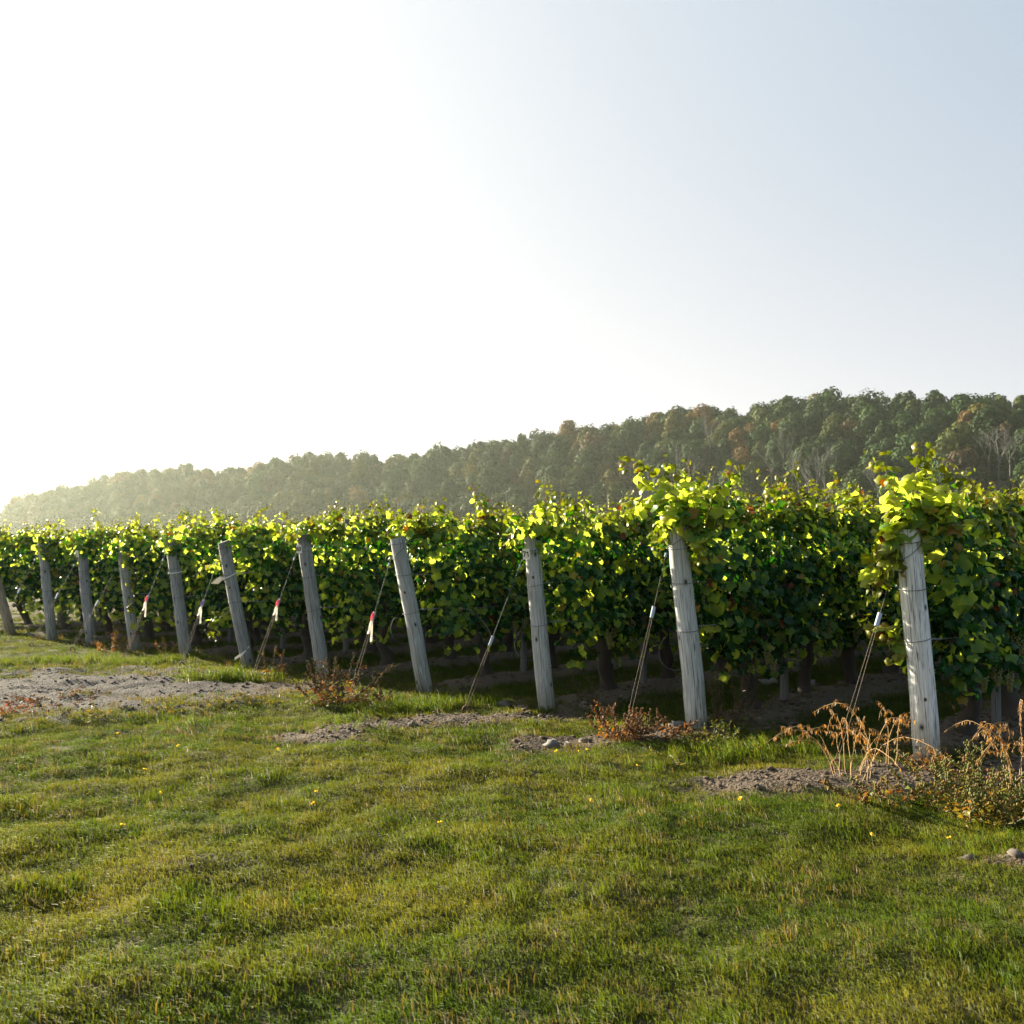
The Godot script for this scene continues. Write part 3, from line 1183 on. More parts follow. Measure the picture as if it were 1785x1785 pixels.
func wood_texture() -> ImageTexture:
	var im := Image.create(256, 1024, false, Image.FORMAT_RGB8)
	var f1 := FastNoiseLite.new()
	f1.seed = 3
	f1.frequency = 0.02
	f1.fractal_octaves = 4
	var f2 := FastNoiseLite.new()
	f2.seed = 8
	f2.frequency = 0.012
	var knots := [Vector2(40, 300), Vector2(150, 520), Vector2(90, 760), Vector2(200, 180), Vector2(230, 860), Vector2(20, 620), Vector2(120, 90)]
	for y in 1024:
		for x in 256:
			var a := TAU * x / 256.0
			var p := Vector3(cos(a) * 40.0, sin(a) * 40.0, 0)
			var warp := 0.0
			var dark := 1.0
			for k in knots:
				var dx := absf(x - k.x)
				dx = minf(dx, 256.0 - dx)
				var dd := Vector2(dx / 7.0, (y - k.y) / 12.0).length()
				if dd < 6.0:
					warp += 14.0 * exp(-dd * 0.6)
					dark *= 1.0 - 0.75 * exp(-dd * dd * 1.4)
			var g := f1.get_noise_3d(p.x * 7.0 + warp, p.y * 7.0, y * 0.35)
			var fine := f1.get_noise_3d(p.x * 26.0, p.y * 26.0 + warp, y * 0.5)
			var big := f2.get_noise_3d(p.x, p.y, y * 0.4)
			var crack := smoothstep(0.30, 0.42, f1.get_noise_3d(p.x * 11.0 + 300.0, p.y * 11.0, y * 0.06))
			var c := 0.92 + 0.15 * g + 0.11 * fine + 0.14 * big - 0.34 * crack
			var split := absf(f1.get_noise_3d(p.x * 2.6 + 90.0 + warp * 0.3, p.y * 2.6, y * 0.03 + 0.6 * fine))
			c -= 0.5 * smoothstep(0.030, 0.008, split) * smoothstep(-0.1, 0.15, big)
			c = clampf(c * dark, 0.08, 1.0)
			im.set_pixel(x, y, Color(c * 0.985, c * 0.99, c * lerpf(0.97, 1.0, big * 0.5 + 0.5)))
	return ImageTexture.create_from_image(im)


func post_axis(row: int, h: float) -> Vector3:   # a point of the post's axis, h metres up it, from its foot
	var q: Dictionary = posts[row]
	return -N * q.lean * (h / q.h) + Vector3.UP * h


func ring_on(row: int, h: float, r: float, wire := 0.0035, tilt := 0.0) -> ArrayMesh:
	var b := MB.new()
	var q: Dictionary = posts[row]
	var ax := (post_axis(row, 1.0) - post_axis(row, 0.0)).normalized()
	var s := ax.cross(Vector3.RIGHT).normalized()
	var w := s.cross(ax)
	var pts := []
	var rad := []
	for k in 25:
		var a := TAU * k / 24.0
		pts.append(post_axis(row, h) + (s * cos(a) + w * sin(a)) * r + ax * tilt * sin(a))
		rad.append(wire)
	b.tube(pts, rad, 6, Color.WHITE, 0.0, false)
	return b.mesh()


func stain(row: int, h: float, top: float, a: float, ln: FastNoiseLite) -> Color:
	# weathering of the wood: a dark old top, a damp greenish foot
	var w := ln.get_noise_3d(cos(a) * 1.3, sin(a) * 1.3, h * 1.2)
	var dark := [0.1, 0.5, 0.45, 0.15, 0.8, 0.55, 0.6, 0.4, 0.45, 0.3, 0.1, 0.2, 0.2]
	var k: float = dark[row] * smoothstep(0.2, 0.06, top - h + 0.09 * w)
	var foot := 0.62 * smoothstep(0.40, 0.0, h + 0.25 * w)
	return Color.WHITE.lerp(Color(0.32, 0.29, 0.25), k).lerp(Color(0.5, 0.48, 0.33), foot)


func make_post(row: int) -> void:
	var q: Dictionary = posts[row]
	var r := RandomNumberGenerator.new()
	r.seed = 50 + row
	var o := thing("end_post", q.label, "post", q.base, "leaning wooden end posts of the vine rows")
	var b := MB.new()
	b.mapped = true
	b.colored = true
	var ln := FastNoiseLite.new()
	ln.seed = row * 7 + 1
	ln.frequency = 1.6
	var rings := 34
	var sides := 20
	var ax := (post_axis(row, 1.0) - post_axis(row, 0.0)).normalized()
	var s := ax.cross(Vector3.BACK).normalized()
	var w := s.cross(ax)
	var top_cut := r.randf_range(-0.02, 0.02)
	for k in rings:
		var f := float(k) / (rings - 1)
		var h := lerpf(-0.25, q.h, f)
		var bow := Vector3(ln.get_noise_2d(h * 0.3, 3.0), 0, ln.get_noise_2d(h * 0.3, 9.0)) * 0.02
		for m in sides + 1:
			var a := TAU * m / sides
			var rr: float = q.r * lerpf(1.0, 0.88, f)
			rr *= 1.0 + 0.085 * ln.get_noise_3d(cos(a) * 0.7, sin(a) * 0.7, h * 0.8) + 0.035 * ln.get_noise_3d(cos(a) * 3.0, sin(a) * 3.0, h * 0.25)
			if k == rings - 1:
				rr *= 0.94
			var dir := s * cos(a) + w * sin(a)
			var lift := top_cut * cos(a) if k >= rings - 2 else 0.0
			b.vert(post_axis(row, h - (0.006 if k == rings - 2 else 0.0)) + bow + dir * rr + ax * lift, dir, stain(row, h, q.h, a, ln), Vector2(float(m) / sides, f))
	for k in rings - 1:
		for m in sides:
			var a0 := k * (sides + 1) + m
			b.tri(a0, a0 + 1, a0 + sides + 1)
			b.tri(a0 + 1, a0 + sides + 2, a0 + sides + 1)
	part("shaft", b.mesh(), q.mat, o)
	var cap := MB.new()
	var mid := cap.vert(post_axis(row, q.h - 0.004), ax)
	var rim := []
	for m in sides:
		rim.append(cap.vert(b.v[(rings - 1) * (sides + 1) + m], ax))
	for m in sides:
		cap.tri(mid, rim[m], rim[(m + 1) % sides])
	part("top_end", cap.mesh(), M.post_end, o)
	for h in [0.9, 1.3, 1.64 if q.h > 1.66 else 1.5]:
		part("wire_wrap", ring_on(row, h + r.randf_range(-0.03, 0.03), q.r * 1.0 + 0.003, 0.0028, r.randf_range(-0.008, 0.008)), M.wire_dark, o)
	part("guy_wrap", ring_on(row, q.h - 0.16, q.r + 0.004, 0.003, 0.07), M.wire_dark, o)
	# loose tail of wire at the bottom
	if row in [1, 2, 3, 4]:
		var t := MB.new()
		var st := post_axis(row, 0.52) + Vector3(-q.r, 0, 0.03)
		var pts := []
		var rad := []
		for k in 13:
			var f := k / 12.0
			var a := lerpf(-0.5 * PI, -1.45 * PI, f)
			pts.append(st + Vector3(-0.02 - 0.1 * f + cos(a) * (0.16 - 0.07 * f), 0.13 + sin(a) * 0.14 + 0.03 * f, 0.05 * f))
			rad.append(0.003)
		pts[0] = st
		t.tube(pts, rad, 6)
		part("loose_wire", t.mesh(), M.wire_dark, o)
	# number plates
	if q.tag != "":
		var face := Vector3(-0.62, 0, 0.78).normalized()
		if q.has("face"):
			face = q.face
		var up := ax
		face = (face - up * face.dot(up)).normalized()
		var side := up.cross(face)
		var bs := Basis(side, up, face)
		var c: Vector3 = post_axis(row, q.h - q.tag_down) + face * (q.r + 0.004)
		var plate := MB.new()
		plate.box(bs, c, Vector3(0.092, 0.105, 0.003), Color.WHITE, 0.3)
		var pl := part("number_plate", plate.mesh(), M.plate, o)
		if q.tag != " ":
			var tm := TextMesh.new()
			tm.text = q.tag
			var font := SystemFont.new()
			font.font_names = PackedStringArray(["Droid Sans"])
			font.font_weight = 700
			tm.font = font
			tm.font_size = 64
			tm.pixel_size = 0.0012
			tm.depth = 0.002
			var digits := part("number", tm, M.ink, pl)
			digits.transform = Transform3D(bs, c + face * 0.003)
	if row == 5:
		part("tie_band", ring_on(row, 1.26, q.r + 0.006, 0.009, 0.03), M.tape, o)
		var st := MB.new()
		var p0 := post_axis(row, 1.24) + Vector3(-q.r * 0.6, 0, q.r * 0.9)
		for k in 4:
			var e := Vector3(-0.11 - 0.02 * k, -0.03 - 0.015 * k, 0.03)
			st.strip([p0, p0 + e * 0.5 + Vector3(0, 0.02 - 0.02 * k, 0), p0 + e], [Vector3.UP, Vector3(0, 1, 0.4), Vector3(0, 1, 0.2 * k)], [0.006, 0.012, 0.010], 0.002)
		part("tie_tail", st.mesh(), M.tape, o)
		var lo := MB.new()
		lo.strip([post_axis(row, 0.27) + Vector3(q.r * 0.9, 0.02, q.r * 0.55), post_axis(row, 0.2) + Vector3(0, 0, q.r + 0.012), post_axis(row, 0.12) + Vector3(-q.r - 0.05, 0, q.r * 0.7)], [Vector3.UP, Vector3.UP, Vector3.UP], [0.014, 0.018, 0.02], 0.003)
		part("tie_tail", lo.mesh(), M.tape, o)
	if row == 6:
		part("tie_band", ring_on(row, 1.26, q.r + 0.006, 0.010, 0.0), M.tape, o)
	if row in [0, 2, 3, 5]:
		var kn := MB.new()
		var kp := post_axis(row, 0.46 if row == 0 else (1.36 if row == 2 else 1.1)) + Vector3(-0.02, 0, q.r * 0.98)
		kn.ball(kp, Vector3(0.013, 0.017, 0.008), 5, 8)
		part("knot", kn.mesh(), M.knot, o)


func make_guy(row: int) -> void:
	var q: Dictionary = posts[row]
	var foot: Vector3 = q.anchor
	foot.y = ground_y(foot.x, -foot.z)
	var top: Vector3 = q.base + post_axis(row, q.h - 0.2) + Vector3(-q.r, 0, q.r * 0.3)
	var o := thing("guy_wire", "taut guy wire from %s to its anchor" % q.desc, "guy wire", foot, "guy wires staying the end posts")
	top -= foot
	var lo := Vector3(0, 0.06, 0)
	var mid := lo.lerp(top, q.grip)
	var hi := lo.lerp(top, 0.93)
	var dir := (top - lo).normalized()
	var side := dir.cross(Vector3.BACK).normalized()
	var up := MB.new()
	up.tube([mid, top], [0.0022, 0.0022], 6)
	part("upper_wire", up.mesh(), M.wire_dark, o)
	for s in [-1.0, 1.0]:
		var b := MB.new()
		b.tube([lo + side * s * 0.008, lo.lerp(mid, 0.3) + side * s * 0.016, mid + side * s * 0.007], [0.002, 0.002, 0.002], 6)
		part("lower_strand", b.mesh(), M.wire_rust, o)
	var bs := Basis(side, dir, side.cross(dir))
	var g := MB.new()
	g.box(bs, mid, Vector3(0.03, 0.1, 0.024), Color.WHITE, 0.2)
	part("tensioner", g.mesh(), M.zinc, o)
	var cl := MB.new()
	cl.box(bs, hi, Vector3(0.02, 0.035, 0.016), Color.WHITE, 0.2)
	part("clamp", cl.mesh(), M.zinc, o)
	var eye := MB.new()
	var pts := []
	var rad := []
	for k in 15:
		var a := TAU * k / 14.0
		pts.append(Vector3(0.0, 0.03, 0) + Vector3(cos(a) * 0.032, sin(a) * 0.045, 0.008 * sin(a)))
		rad.append(0.009)
	eye.tube(pts, rad, 8, Color.WHITE, 0.0, false)
	eye.tube([Vector3(0, 0.0, 0), Vector3(0.05, -0.3, 0)], [0.009, 0.009], 8)
	part("anchor_eye", eye.mesh(), M.rust, o)
	if row == 2:
		var lw := MB.new()
		var pp := []
		var rr := []
		for k in 11:
			var f := k / 10.0
			pp.append(mid + Vector3(-0.33 * pow(f, 1.3), 0.05 + 0.33 * sin(f * 1.5) - 0.06 * f, 0.02))
			rr.append(0.003)
		pp[0] = mid
		lw.tube(pp, rr, 6)
		part("loose_wire", lw.mesh(), M.wire_dark, o)
	# marker ribbons tied on the guys
	if row in [3, 4, 5, 6]:
		var rb := thing("marker_ribbon", ("purple topped" if row == 5 else "pink topped") + " cream ribbon on the guy of %s" % q.desc, "ribbon", foot + mid, "marker ribbons on the guy wires")
		var r := RandomNumberGenerator.new()
		r.seed = 900 + row
		rb.scale = Vector3.ONE * 0.82
		var kn := MB.new()
		kn.ball(Vector3(0, 0.02, 0.02), Vector3(0.015, 0.027, 0.014), 6, 8)
		kn.strip([Vector3(0, 0.05, 0.02), Vector3(-0.012, 0.0, 0.03), Vector3(-0.02, -0.06, 0.03)], [Vector3.RIGHT, Vector3.RIGHT, Vector3.RIGHT], [0.012, 0.024, 0.018], 0.002)
		part("knot", kn.mesh(), M.pink if row != 5 else M.purple, rb)
		for k in 2:
			var t := MB.new()
			var l := r.randf_range(0.22, 0.32) * (1.0 if k == 0 else 0.7)
			var dx := -0.01 - 0.045 * k
			t.strip([Vector3(-0.015, -0.03, 0.032), Vector3(-0.015 + dx * 0.4, -0.03 - l * 0.4, 0.04), Vector3(-0.015 + dx * 0.7, -0.03 - l * 0.75, 0.035), Vector3(-0.015 + dx, -0.03 - l, 0.04)], [Vector3(1, 0, 0.3), Vector3(1, 0, -0.4), Vector3(1, 0, 0.5), Vector3(1, 0.2, 0)], [0.010, 0.016, 0.018, 0.014], 0.002)
			part("tail", t.mesh(), M.cream, rb)


func make_wires(row: int) -> void:
	var q: Dictionary = posts[row]
	var names := ["lower", "middle", "top"]
	var hs := [0.9, 1.3, 1.64 if q.h > 1.66 else 1.5]
	var r := RandomNumberGenerator.new()
	r.seed = 640 + row
	for k in 3:
		var st: Vector3 = q.base + post_axis(row, hs[k]) + N * q.r
		var o := thing("trellis_wire", "%s trellis wire of the row behind %s" % [names[k], q.desc], "wire", st, "trellis wires of the vine rows")
		var pts := []
		var rad := []
		for j in 17:
			var t := pow(j / 16.0, 1.4) * 16.0
			pts.append(N * t + Vector3.UP * r.randf_range(-0.012, 0.012) - E * (0.16 * clampf(t, 0, 1) + r.randf_range(-0.03, 0.03)))
			rad.append(0.003)
		pts[0] = Vector3.ZERO
		var b := MB.new()
		b.tube(pts, rad, 5)
		part("strand", b.mesh(), M.wire, o)
		if k < 2:
			var tw := MB.new()
			var tp := []
			var tr := []
			for j in 40:
				var a := j * 1.5
				tp.append(pts[1] * (0.2 + 0.8 * j / 39.0) + Vector3(cos(a), sin(a), cos(a) * 0.5) * 0.006)
				tr.append(0.0025)
			tw.tube(tp, tr, 4)
			part("twisted_end", tw.mesh(), M.wire, o)
	for t in [1.7, 7.9, 14.1]:
		var p: Vector3 = q.base + N * t
		p.y = ground_y(p.x, -p.z)
		var lp := thing("line_post", "slim grey line post, %s behind %s" % ["nearest" if t < 3.0 else ("second" if t < 9.0 else "third"), q.desc], "post", p, "slim line posts inside the rows behind %s" % q.desc)
		var b := MB.new()
		b.mapped = true
		b.tube([Vector3(0, -0.2, 0), Vector3(0.005, 0.5, 0), Vector3(0, 1.2, 0.006), Vector3(0.004, 2.0, 0)], [0.042, 0.04, 0.038, 0.036], 12)
		part("shaft", b.mesh(), M.wood_grey, lp)


func set_posts() -> void:
	# foot x, depth, lean of the top towards the headland, height, radius
	var data := [[3.177, 7.667, 0.363, 1.74, 0.100], [1.660, 9.029, 0.291, 1.86, 0.100], [0.365, 10.192, 0.266, 1.773, 0.090], [-0.990, 11.409, 0.435, 1.715, 0.092], [-2.375, 12.652, 0.343, 1.821, 0.092], [-3.641, 13.789, 0.398, 1.724, 0.090], [-4.838, 14.864, 0.275, 1.752, 0.092], [-5.974, 15.884, 0.234, 1.573, 0.086], [-7.102, 16.898, 0.195, 1.667, 0.090], [-8.228, 17.909, 0.213, 1.743, 0.088], [-9.576, 19.120, 0.467, 1.654, 0.092], [-10.93, 20.335, 0.3, 1.7, 0.09], [-12.28, 21.55, 0.3, 1.7, 0.09]]
	var anchors := [[2.32, 7.19], [0.98, 8.62], [-0.46, 9.99], [-1.76, 10.95], [-3.2, 12.35], [-4.47, 13.55], [-5.66, 14.6], [-6.9, 15.7], [-7.98, 16.6], [-9.1, 17.6], [-10.4, 18.8], [-11.8, 20.0], [-13.1, 21.3]]
	var grips := [0.68, 0.62, 0.44, 0.55, 0.58, 0.56, 0.56, 0.53, 0.56, 0.56, 0.55, 0.5, 0.5]
	var desc := ["the pale right post", "the second post from the right", "the post tagged 71", "the bare grey post", "the post with plate 9", "the post with white bundle", "the post with white band", "the short leafy post", "the post with blank plate", "the leaf topped post", "the cut off left post", "the unseen left post", "the farthest unseen post"]
	var labels := ["thick pale weathered end post at the right, nearest of all", "cracked grey end post with leaf tuft on top, second from the right", "grey end post with white plate 71 on its left side", "leaning bare grey end post between plate 9 and plate 71", "dark topped grey end post with small white plate 9", "leaning grey end post with a white tie bundle flapping left", "grey end post with plate 7 under leaves and a white band", "short grey end post with leaves down its right side", "grey end post with a small white plate near its top", "grey end post with leaves over its top, second from left edge", "leaning end post tinted warm as sunlit, cut by the left edge", "grey end post outside the left edge", "farthest grey end post outside the left edge"]
	var tones := [Color(0.80, 0.80, 0.79), Color(0.60, 0.605, 0.60), Color(0.50, 0.505, 0.50), Color(0.50, 0.505, 0.50), Color(0.37, 0.375, 0.37), Color(0.38, 0.385, 0.38), Color(0.38, 0.38, 0.375), Color(0.42, 0.42, 0.415), Color(0.38, 0.38, 0.375), Color(0.42, 0.42, 0.415), Color(0.42, 0.34, 0.25), Color(0.4, 0.38, 0.35), Color(0.4, 0.38, 0.35)]  # warm tone of the cut off left post stands for sun on it
	var tex := wood_texture()
	for k in data.size():
		var g: Array = data[k]
		var m := mat("weathered_wood", tones[k].linear_to_srgb(), 0.85)
		m.albedo_texture = tex
		m.vertex_color_use_as_albedo = true
		m.uv1_offset = Vector3(0.13 * k, 0, 0)
		m.uv1_scale = Vector3(1, -1 if k % 2 == 0 else 1, 1)
		m.metallic_specular = 0.3
		m.heightmap_enabled = true
		m.heightmap_texture = tex
		m.heightmap_scale = 0.22
		posts.append({"base": at_ground(g[0], g[1]), "lean": g[2], "h": g[3], "r": g[4], "anchor": Vector3(anchors[k][0], 0, -anchors[k][1]), "grip": grips[k], "desc": desc[k], "label": labels[k], "tag": "", "mat": m, "tag_down": 0.17})
	posts[2].tag = "71"
	posts[2].face = Vector3(-0.66, 0, 0.75)
	posts[4].tag = "69"
	posts[4].face = Vector3(-0.6, 0, 0.8)
	posts[6].tag = "7"
	posts[6].tag_down = 0.15
	posts[8].tag = " "
	posts[8].tag_down = 0.1
	M.wood_grey = mat("grey_stake", lin(0.19, 0.185, 0.175), 0.85)
	M.wood_grey.albedo_texture = tex

# ------------------------------------------------------------------ weeds, stones, flowers

func weed(called: String, label: String, at: Vector3, stems: int, tall: float, wide: float, stem_mat: Material, seed_: int, style: String, cols: Array, group := "") -> void:
	var r := RandomNumberGenerator.new()
	r.seed = seed_
	var o := thing(called, label, "weed", at, group)
	for k in stems:
		var a := r.randf() * TAU
		var off := Vector3(cos(a), 0, sin(a)) * wide * 0.28 * sqrt(r.randf())
		var h := tall * r.randf_range(0.45, 1.0)
		if k == 0:
			off *= 0.2
			h = tall
		var lean := Vector3(off.x, 0, off.z) * r.randf_range(0.6, 2.2) + Vector3(r.randfn(), 0, r.randfn()) * 0.06
		var base := off
		base.y = ground_y(at.x + off.x, -(at.z + off.z)) - at.y - 0.02
		var pts := []
		var rad := []
		var arch := 1.0 if style == "arching" else 0.15
		for j in 9:
			var f := j / 8.0
			var y := h * (f if arch < 0.5 else sin(f * 2.3) / 0.95)
			pts.append(base + lean * (f + (f * f * 1.2 if arch > 0.5 else 0.0)) + Vector3(r.randfn() * 0.006, y, r.randfn() * 0.006))
			rad.append(lerpf(0.0042, 0.0014, f) * (0.7 if style == "arching" else 0.9))
		var sb := MB.new()
		sb.tube(pts, rad, 5, Color.WHITE, 0.0, false)
		var sn := part("stem", sb.mesh(), stem_mat, o)
		var b := colored_mb()
		var count := int(h * (150 if style == "spikes" else (120 if style == "leafy" else 95)))
		for j in count:
			var f := pow(r.randf(), 0.8)
			var at_ := int(f * 7.999)
			var p: Vector3 = pts[at_].lerp(pts[at_ + 1], fposmod(f * 7.999, 1.0))
			var d := Vector3(r.randfn(), r.randfn() * 0.6 + 0.3, r.randfn()).normalized()
			var col: Color = cols[r.randi() % cols.size()] * r.randf_range(0.75, 1.25)
			if style == "spikes":
				if f > 0.45:
					b.ball(p + d * r.randf_range(0.004, 0.016), Vector3(0.007, 0.009, 0.006) * r.randf_range(0.7, 1.3), 3, 5, col)
				else:
					blade_leaf(b, r, p, d, r.randf_range(0.04, 0.085), 0.3, col)
			elif style == "arching":
				d = (Vector3.DOWN + Vector3(r.randfn(), 0, r.randfn()) * 0.45).normalized()
				if f > 0.25:
					blade_leaf(b, r, p, d, r.randf_range(0.014, 0.036), 0.3, col)
			else:
				blade_leaf(b, r, p, d, r.randf_range(0.02, 0.06) * (1.2 - 0.6 * f), 0.28, col)
		# side twigs
		for j in 3:
			var at_ := 3 + r.randi() % 5
			var p: Vector3 = pts[at_]
			var d := Vector3(r.randfn(), 0.5, r.randfn()).normalized()
			var l := h * r.randf_range(0.12, 0.3)
			for t in 7:
				var pp := p + d * l * (t / 6.0) + Vector3.DOWN * (0.25 * l * t * t / 36.0 if style == "arching" else 0.0)
				var col: Color = cols[r.randi() % cols.size()] * r.randf_range(0.75, 1.25)
				if style == "spikes":
					b.ball(pp, Vector3(0.006, 0.008, 0.006), 3, 5, col)
				blade_leaf(b, r, pp, (Vector3.DOWN if style == "arching" else d) + Vector3(r.randfn(), r.randfn(), r.randfn()) * 0.5, r.randf_range(0.018, 0.04), 0.3, col)
			b.tube([p, p + d * l * 0.5, p + d * l + Vector3.DOWN * (0.25 * l if style == "arching" else 0.0)], [0.0018, 0.0015, 0.001], 3, cols[0], 0.0, false)
		part("foliage", b.mesh(), M.weed, sn, true)


func blade_leaf(b: MB, r: RandomNumberGenerator, p: Vector3, d: Vector3, l: float, wide: float, col: Color) -> void:
	var dd := d.normalized()
	var s := dd.cross(Vector3(r.randfn(), r.randfn(), r.randfn())).normalized()
	var nn := s.cross(dd)
	var droop := Vector3.DOWN * l * 0.2
	var i0 := b.vert(p, nn, col)
	var i1 := b.vert(p + dd * l * 0.45 + s * l * wide * 0.5 + nn * l * 0.06, nn, col)
	var i2 := b.vert(p + dd * l * 0.45 - s * l * wide * 0.5 + nn * l * 0.06, nn, col)
	var i3 := b.vert(p + dd * l + droop, nn, col)
	b.tri(i0, i1, i2)
	b.tri(i1, i3, i2)


func make_weeds() -> void:
	M.weed = mat("weed_leaf", Color.WHITE, 0.6)
	M.weed.vertex_color_use_as_albedo = true
	M.weed.backlight_enabled = true
	M.weed.backlight = Color(1.0, 0.85, 0.5)
	var rusty := mat("rusty_stem", lin(0.15, 0.075, 0.045), 0.8)
	var straw := mat("straw_stem", lin(0.45, 0.29, 0.12), 0.75)
	var green := mat("green_stem", lin(0.09, 0.11, 0.03), 0.7)
	var wine := mat("wine_stem", lin(0.14, 0.05, 0.035), 0.7)
	var rust := [Color(0.21, 0.11, 0.045), Color(0.26, 0.15, 0.06), Color(0.15, 0.085, 0.04), Color(0.32, 0.20, 0.08)]
	var docky := [Color(0.17, 0.08, 0.04), Color(0.22, 0.12, 0.05), Color(0.10, 0.14, 0.03), Color(0.20, 0.18, 0.04), Color(0.12, 0.06, 0.035)]
	var tan := [Color(0.30, 0.185, 0.08), Color(0.36, 0.245, 0.11), Color(0.22, 0.135, 0.06)]
	var ragweed := [Color(0.19, 0.22, 0.04), Color(0.26, 0.23, 0.05), Color(0.30, 0.18, 0.06), Color(0.15, 0.19, 0.035)]
	var leafy := [Color(0.05, 0.09, 0.025), Color(0.07, 0.11, 0.03), Color(0.10, 0.075, 0.03)]
	weed("dock_weed", "red brown dock clump in seed in front of the post with plate 9", at_ground(-1.85, 10.4), 26, 0.50, 0.85, rusty, 1, "spikes", docky)
	weed("dock_weed", "two thin red brown seed spikes right of the big dock clump", at_ground(-1.33, 10.5), 5, 0.22, 0.35, rusty, 2, "spikes", docky)
	weed("dry_weed", "low rusty dried weed at the foot of the second guy wire", at_ground(0.93, 8.42), 26, 0.31, 0.5, rusty, 3, "spikes", rust)
	weed("dry_weed", "scraggly rusty stalks among clods left of the second post", at_ground(1.32, 8.62), 12, 0.16, 0.7, rusty, 4, "spikes", rust)
	weed("straw_weed", "arching straw coloured dead weed at the right guy anchor", at_ground(2.36, 7.0), 13, 0.42, 0.55, straw, 5, "arching", tan)
	weed("straw_weed", "thin arching dead stems between straw weed and right post", at_ground(2.75, 7.35), 5, 0.42, 0.5, straw, 6, "arching", tan)
	weed("straw_weed", "tall drooping dead stalk at the right edge", at_ground(3.42, 6.7), 14, 0.62, 0.5, straw, 7, "arching", tan)
	weed("seeding_weed", "bushy green and rust weed in the lower right corner", at_ground(2.82, 6.15), 60, 0.40, 0.95, green, 8, "spikes", ragweed)
	weed("seeding_weed", "rusty upright weed just left of the bushy corner weed", at_ground(2.35, 6.45), 12, 0.2, 0.6, rusty, 9, "spikes", ragweed + rust)
	weed("leafy_weed", "dark leafy weed with red stems right of the second post", at_ground(1.95, 9.1), 20, 0.58, 0.6, wine, 10, "leafy", leafy)
	weed("leafy_weed", "dark leafy weed at the foot of the post tagged 71", at_ground(0.72, 10.3), 12, 0.34, 0.5, wine, 11, "leafy", leafy)
	weed("leafy_weed", "low green weed sprig in sun right of the second post", at_ground(1.78, 8.5), 8, 0.2, 0.5, green, 12, "leafy", [Color(0.09, 0.14, 0.03), Color(0.14, 0.17, 0.035)])
	weed("leafy_weed", "yellow topped dry weed left of the post with plate 7", at_ground(-5.28, 15.3), 8, 0.32, 0.35, straw, 13, "leafy", [Color(0.34, 0.28, 0.05), Color(0.4, 0.24, 0.08)])
	weed("leafy_weed", "dry reddish weed at the short half hidden post", at_ground(-6.25, 15.6), 10, 0.4, 0.6, rusty, 14, "leafy", [Color(0.28, 0.15, 0.06), Color(0.16, 0.14, 0.04)])
	weed("leafy_weed", "small red leaved weed on bare soil at the left edge", at_ground(-4.85, 9.7), 12, 0.16, 0.5, wine, 15, "leafy", [Color(0.3, 0.06, 0.025), Color(0.2, 0.09, 0.03), Color(0.09, 0.11, 0.03)])
	weed("leafy_weed", "flat dark withered weed mat on the bare soil patch", at_ground(-4.75, 10.6), 26, 0.11, 1.1, wine, 16, "leafy", [Color(0.10, 0.065, 0.04), Color(0.08, 0.055, 0.035), Color(0.14, 0.1, 0.06)])
	weed("leafy_weed", "green sprigs on top of the withered weed mat", at_ground(-4.6, 11.0), 9, 0.12, 0.6, green, 17, "leafy", [Color(0.16, 0.17, 0.03), Color(0.12, 0.15, 0.03)])
	weed("dock_weed", "single dry curled seed stalk left of the post with plate 9", at_ground(-2.95, 12.3), 3, 0.42, 0.4, rusty, 18, "spikes", docky)
	weed("dry_weed", "matted dry litter around the foot of the right post", at_ground(3.1, 7.45), 18, 0.2, 0.5, straw, 19, "leafy", [Color(0.26, 0.17, 0.08), Color(0.2, 0.13, 0.06)])
	weed("dry_weed", "dark withered clod of weed behind the dock clump", at_ground(-1.6, 10.5), 14, 0.12, 0.3, wine, 20, "leafy", [Color(0.07, 0.04, 0.03), Color(0.1, 0.05, 0.035)])
	for k in 9:
		var sp: Array = [[-4.0, 9.4], [-3.4, 9.9], [-2.6, 10.4], [1.6, 8.3], [2.05, 8.2], [1.2, 7.7], [3.1, 5.5], [2.9, 5.8], [-3.0, 10.2]][k]
		weed("clover_weed", "low broad leaved yellow green weed edging the bare soil", at_ground(sp[0], sp[1]), 10, 0.11, 0.55, green, 40 + k, "leafy", [Color(0.16, 0.18, 0.03), Color(0.08, 0.13, 0.025), Color(0.24, 0.2, 0.03)], "low broad leaved weeds edging the bare soil")


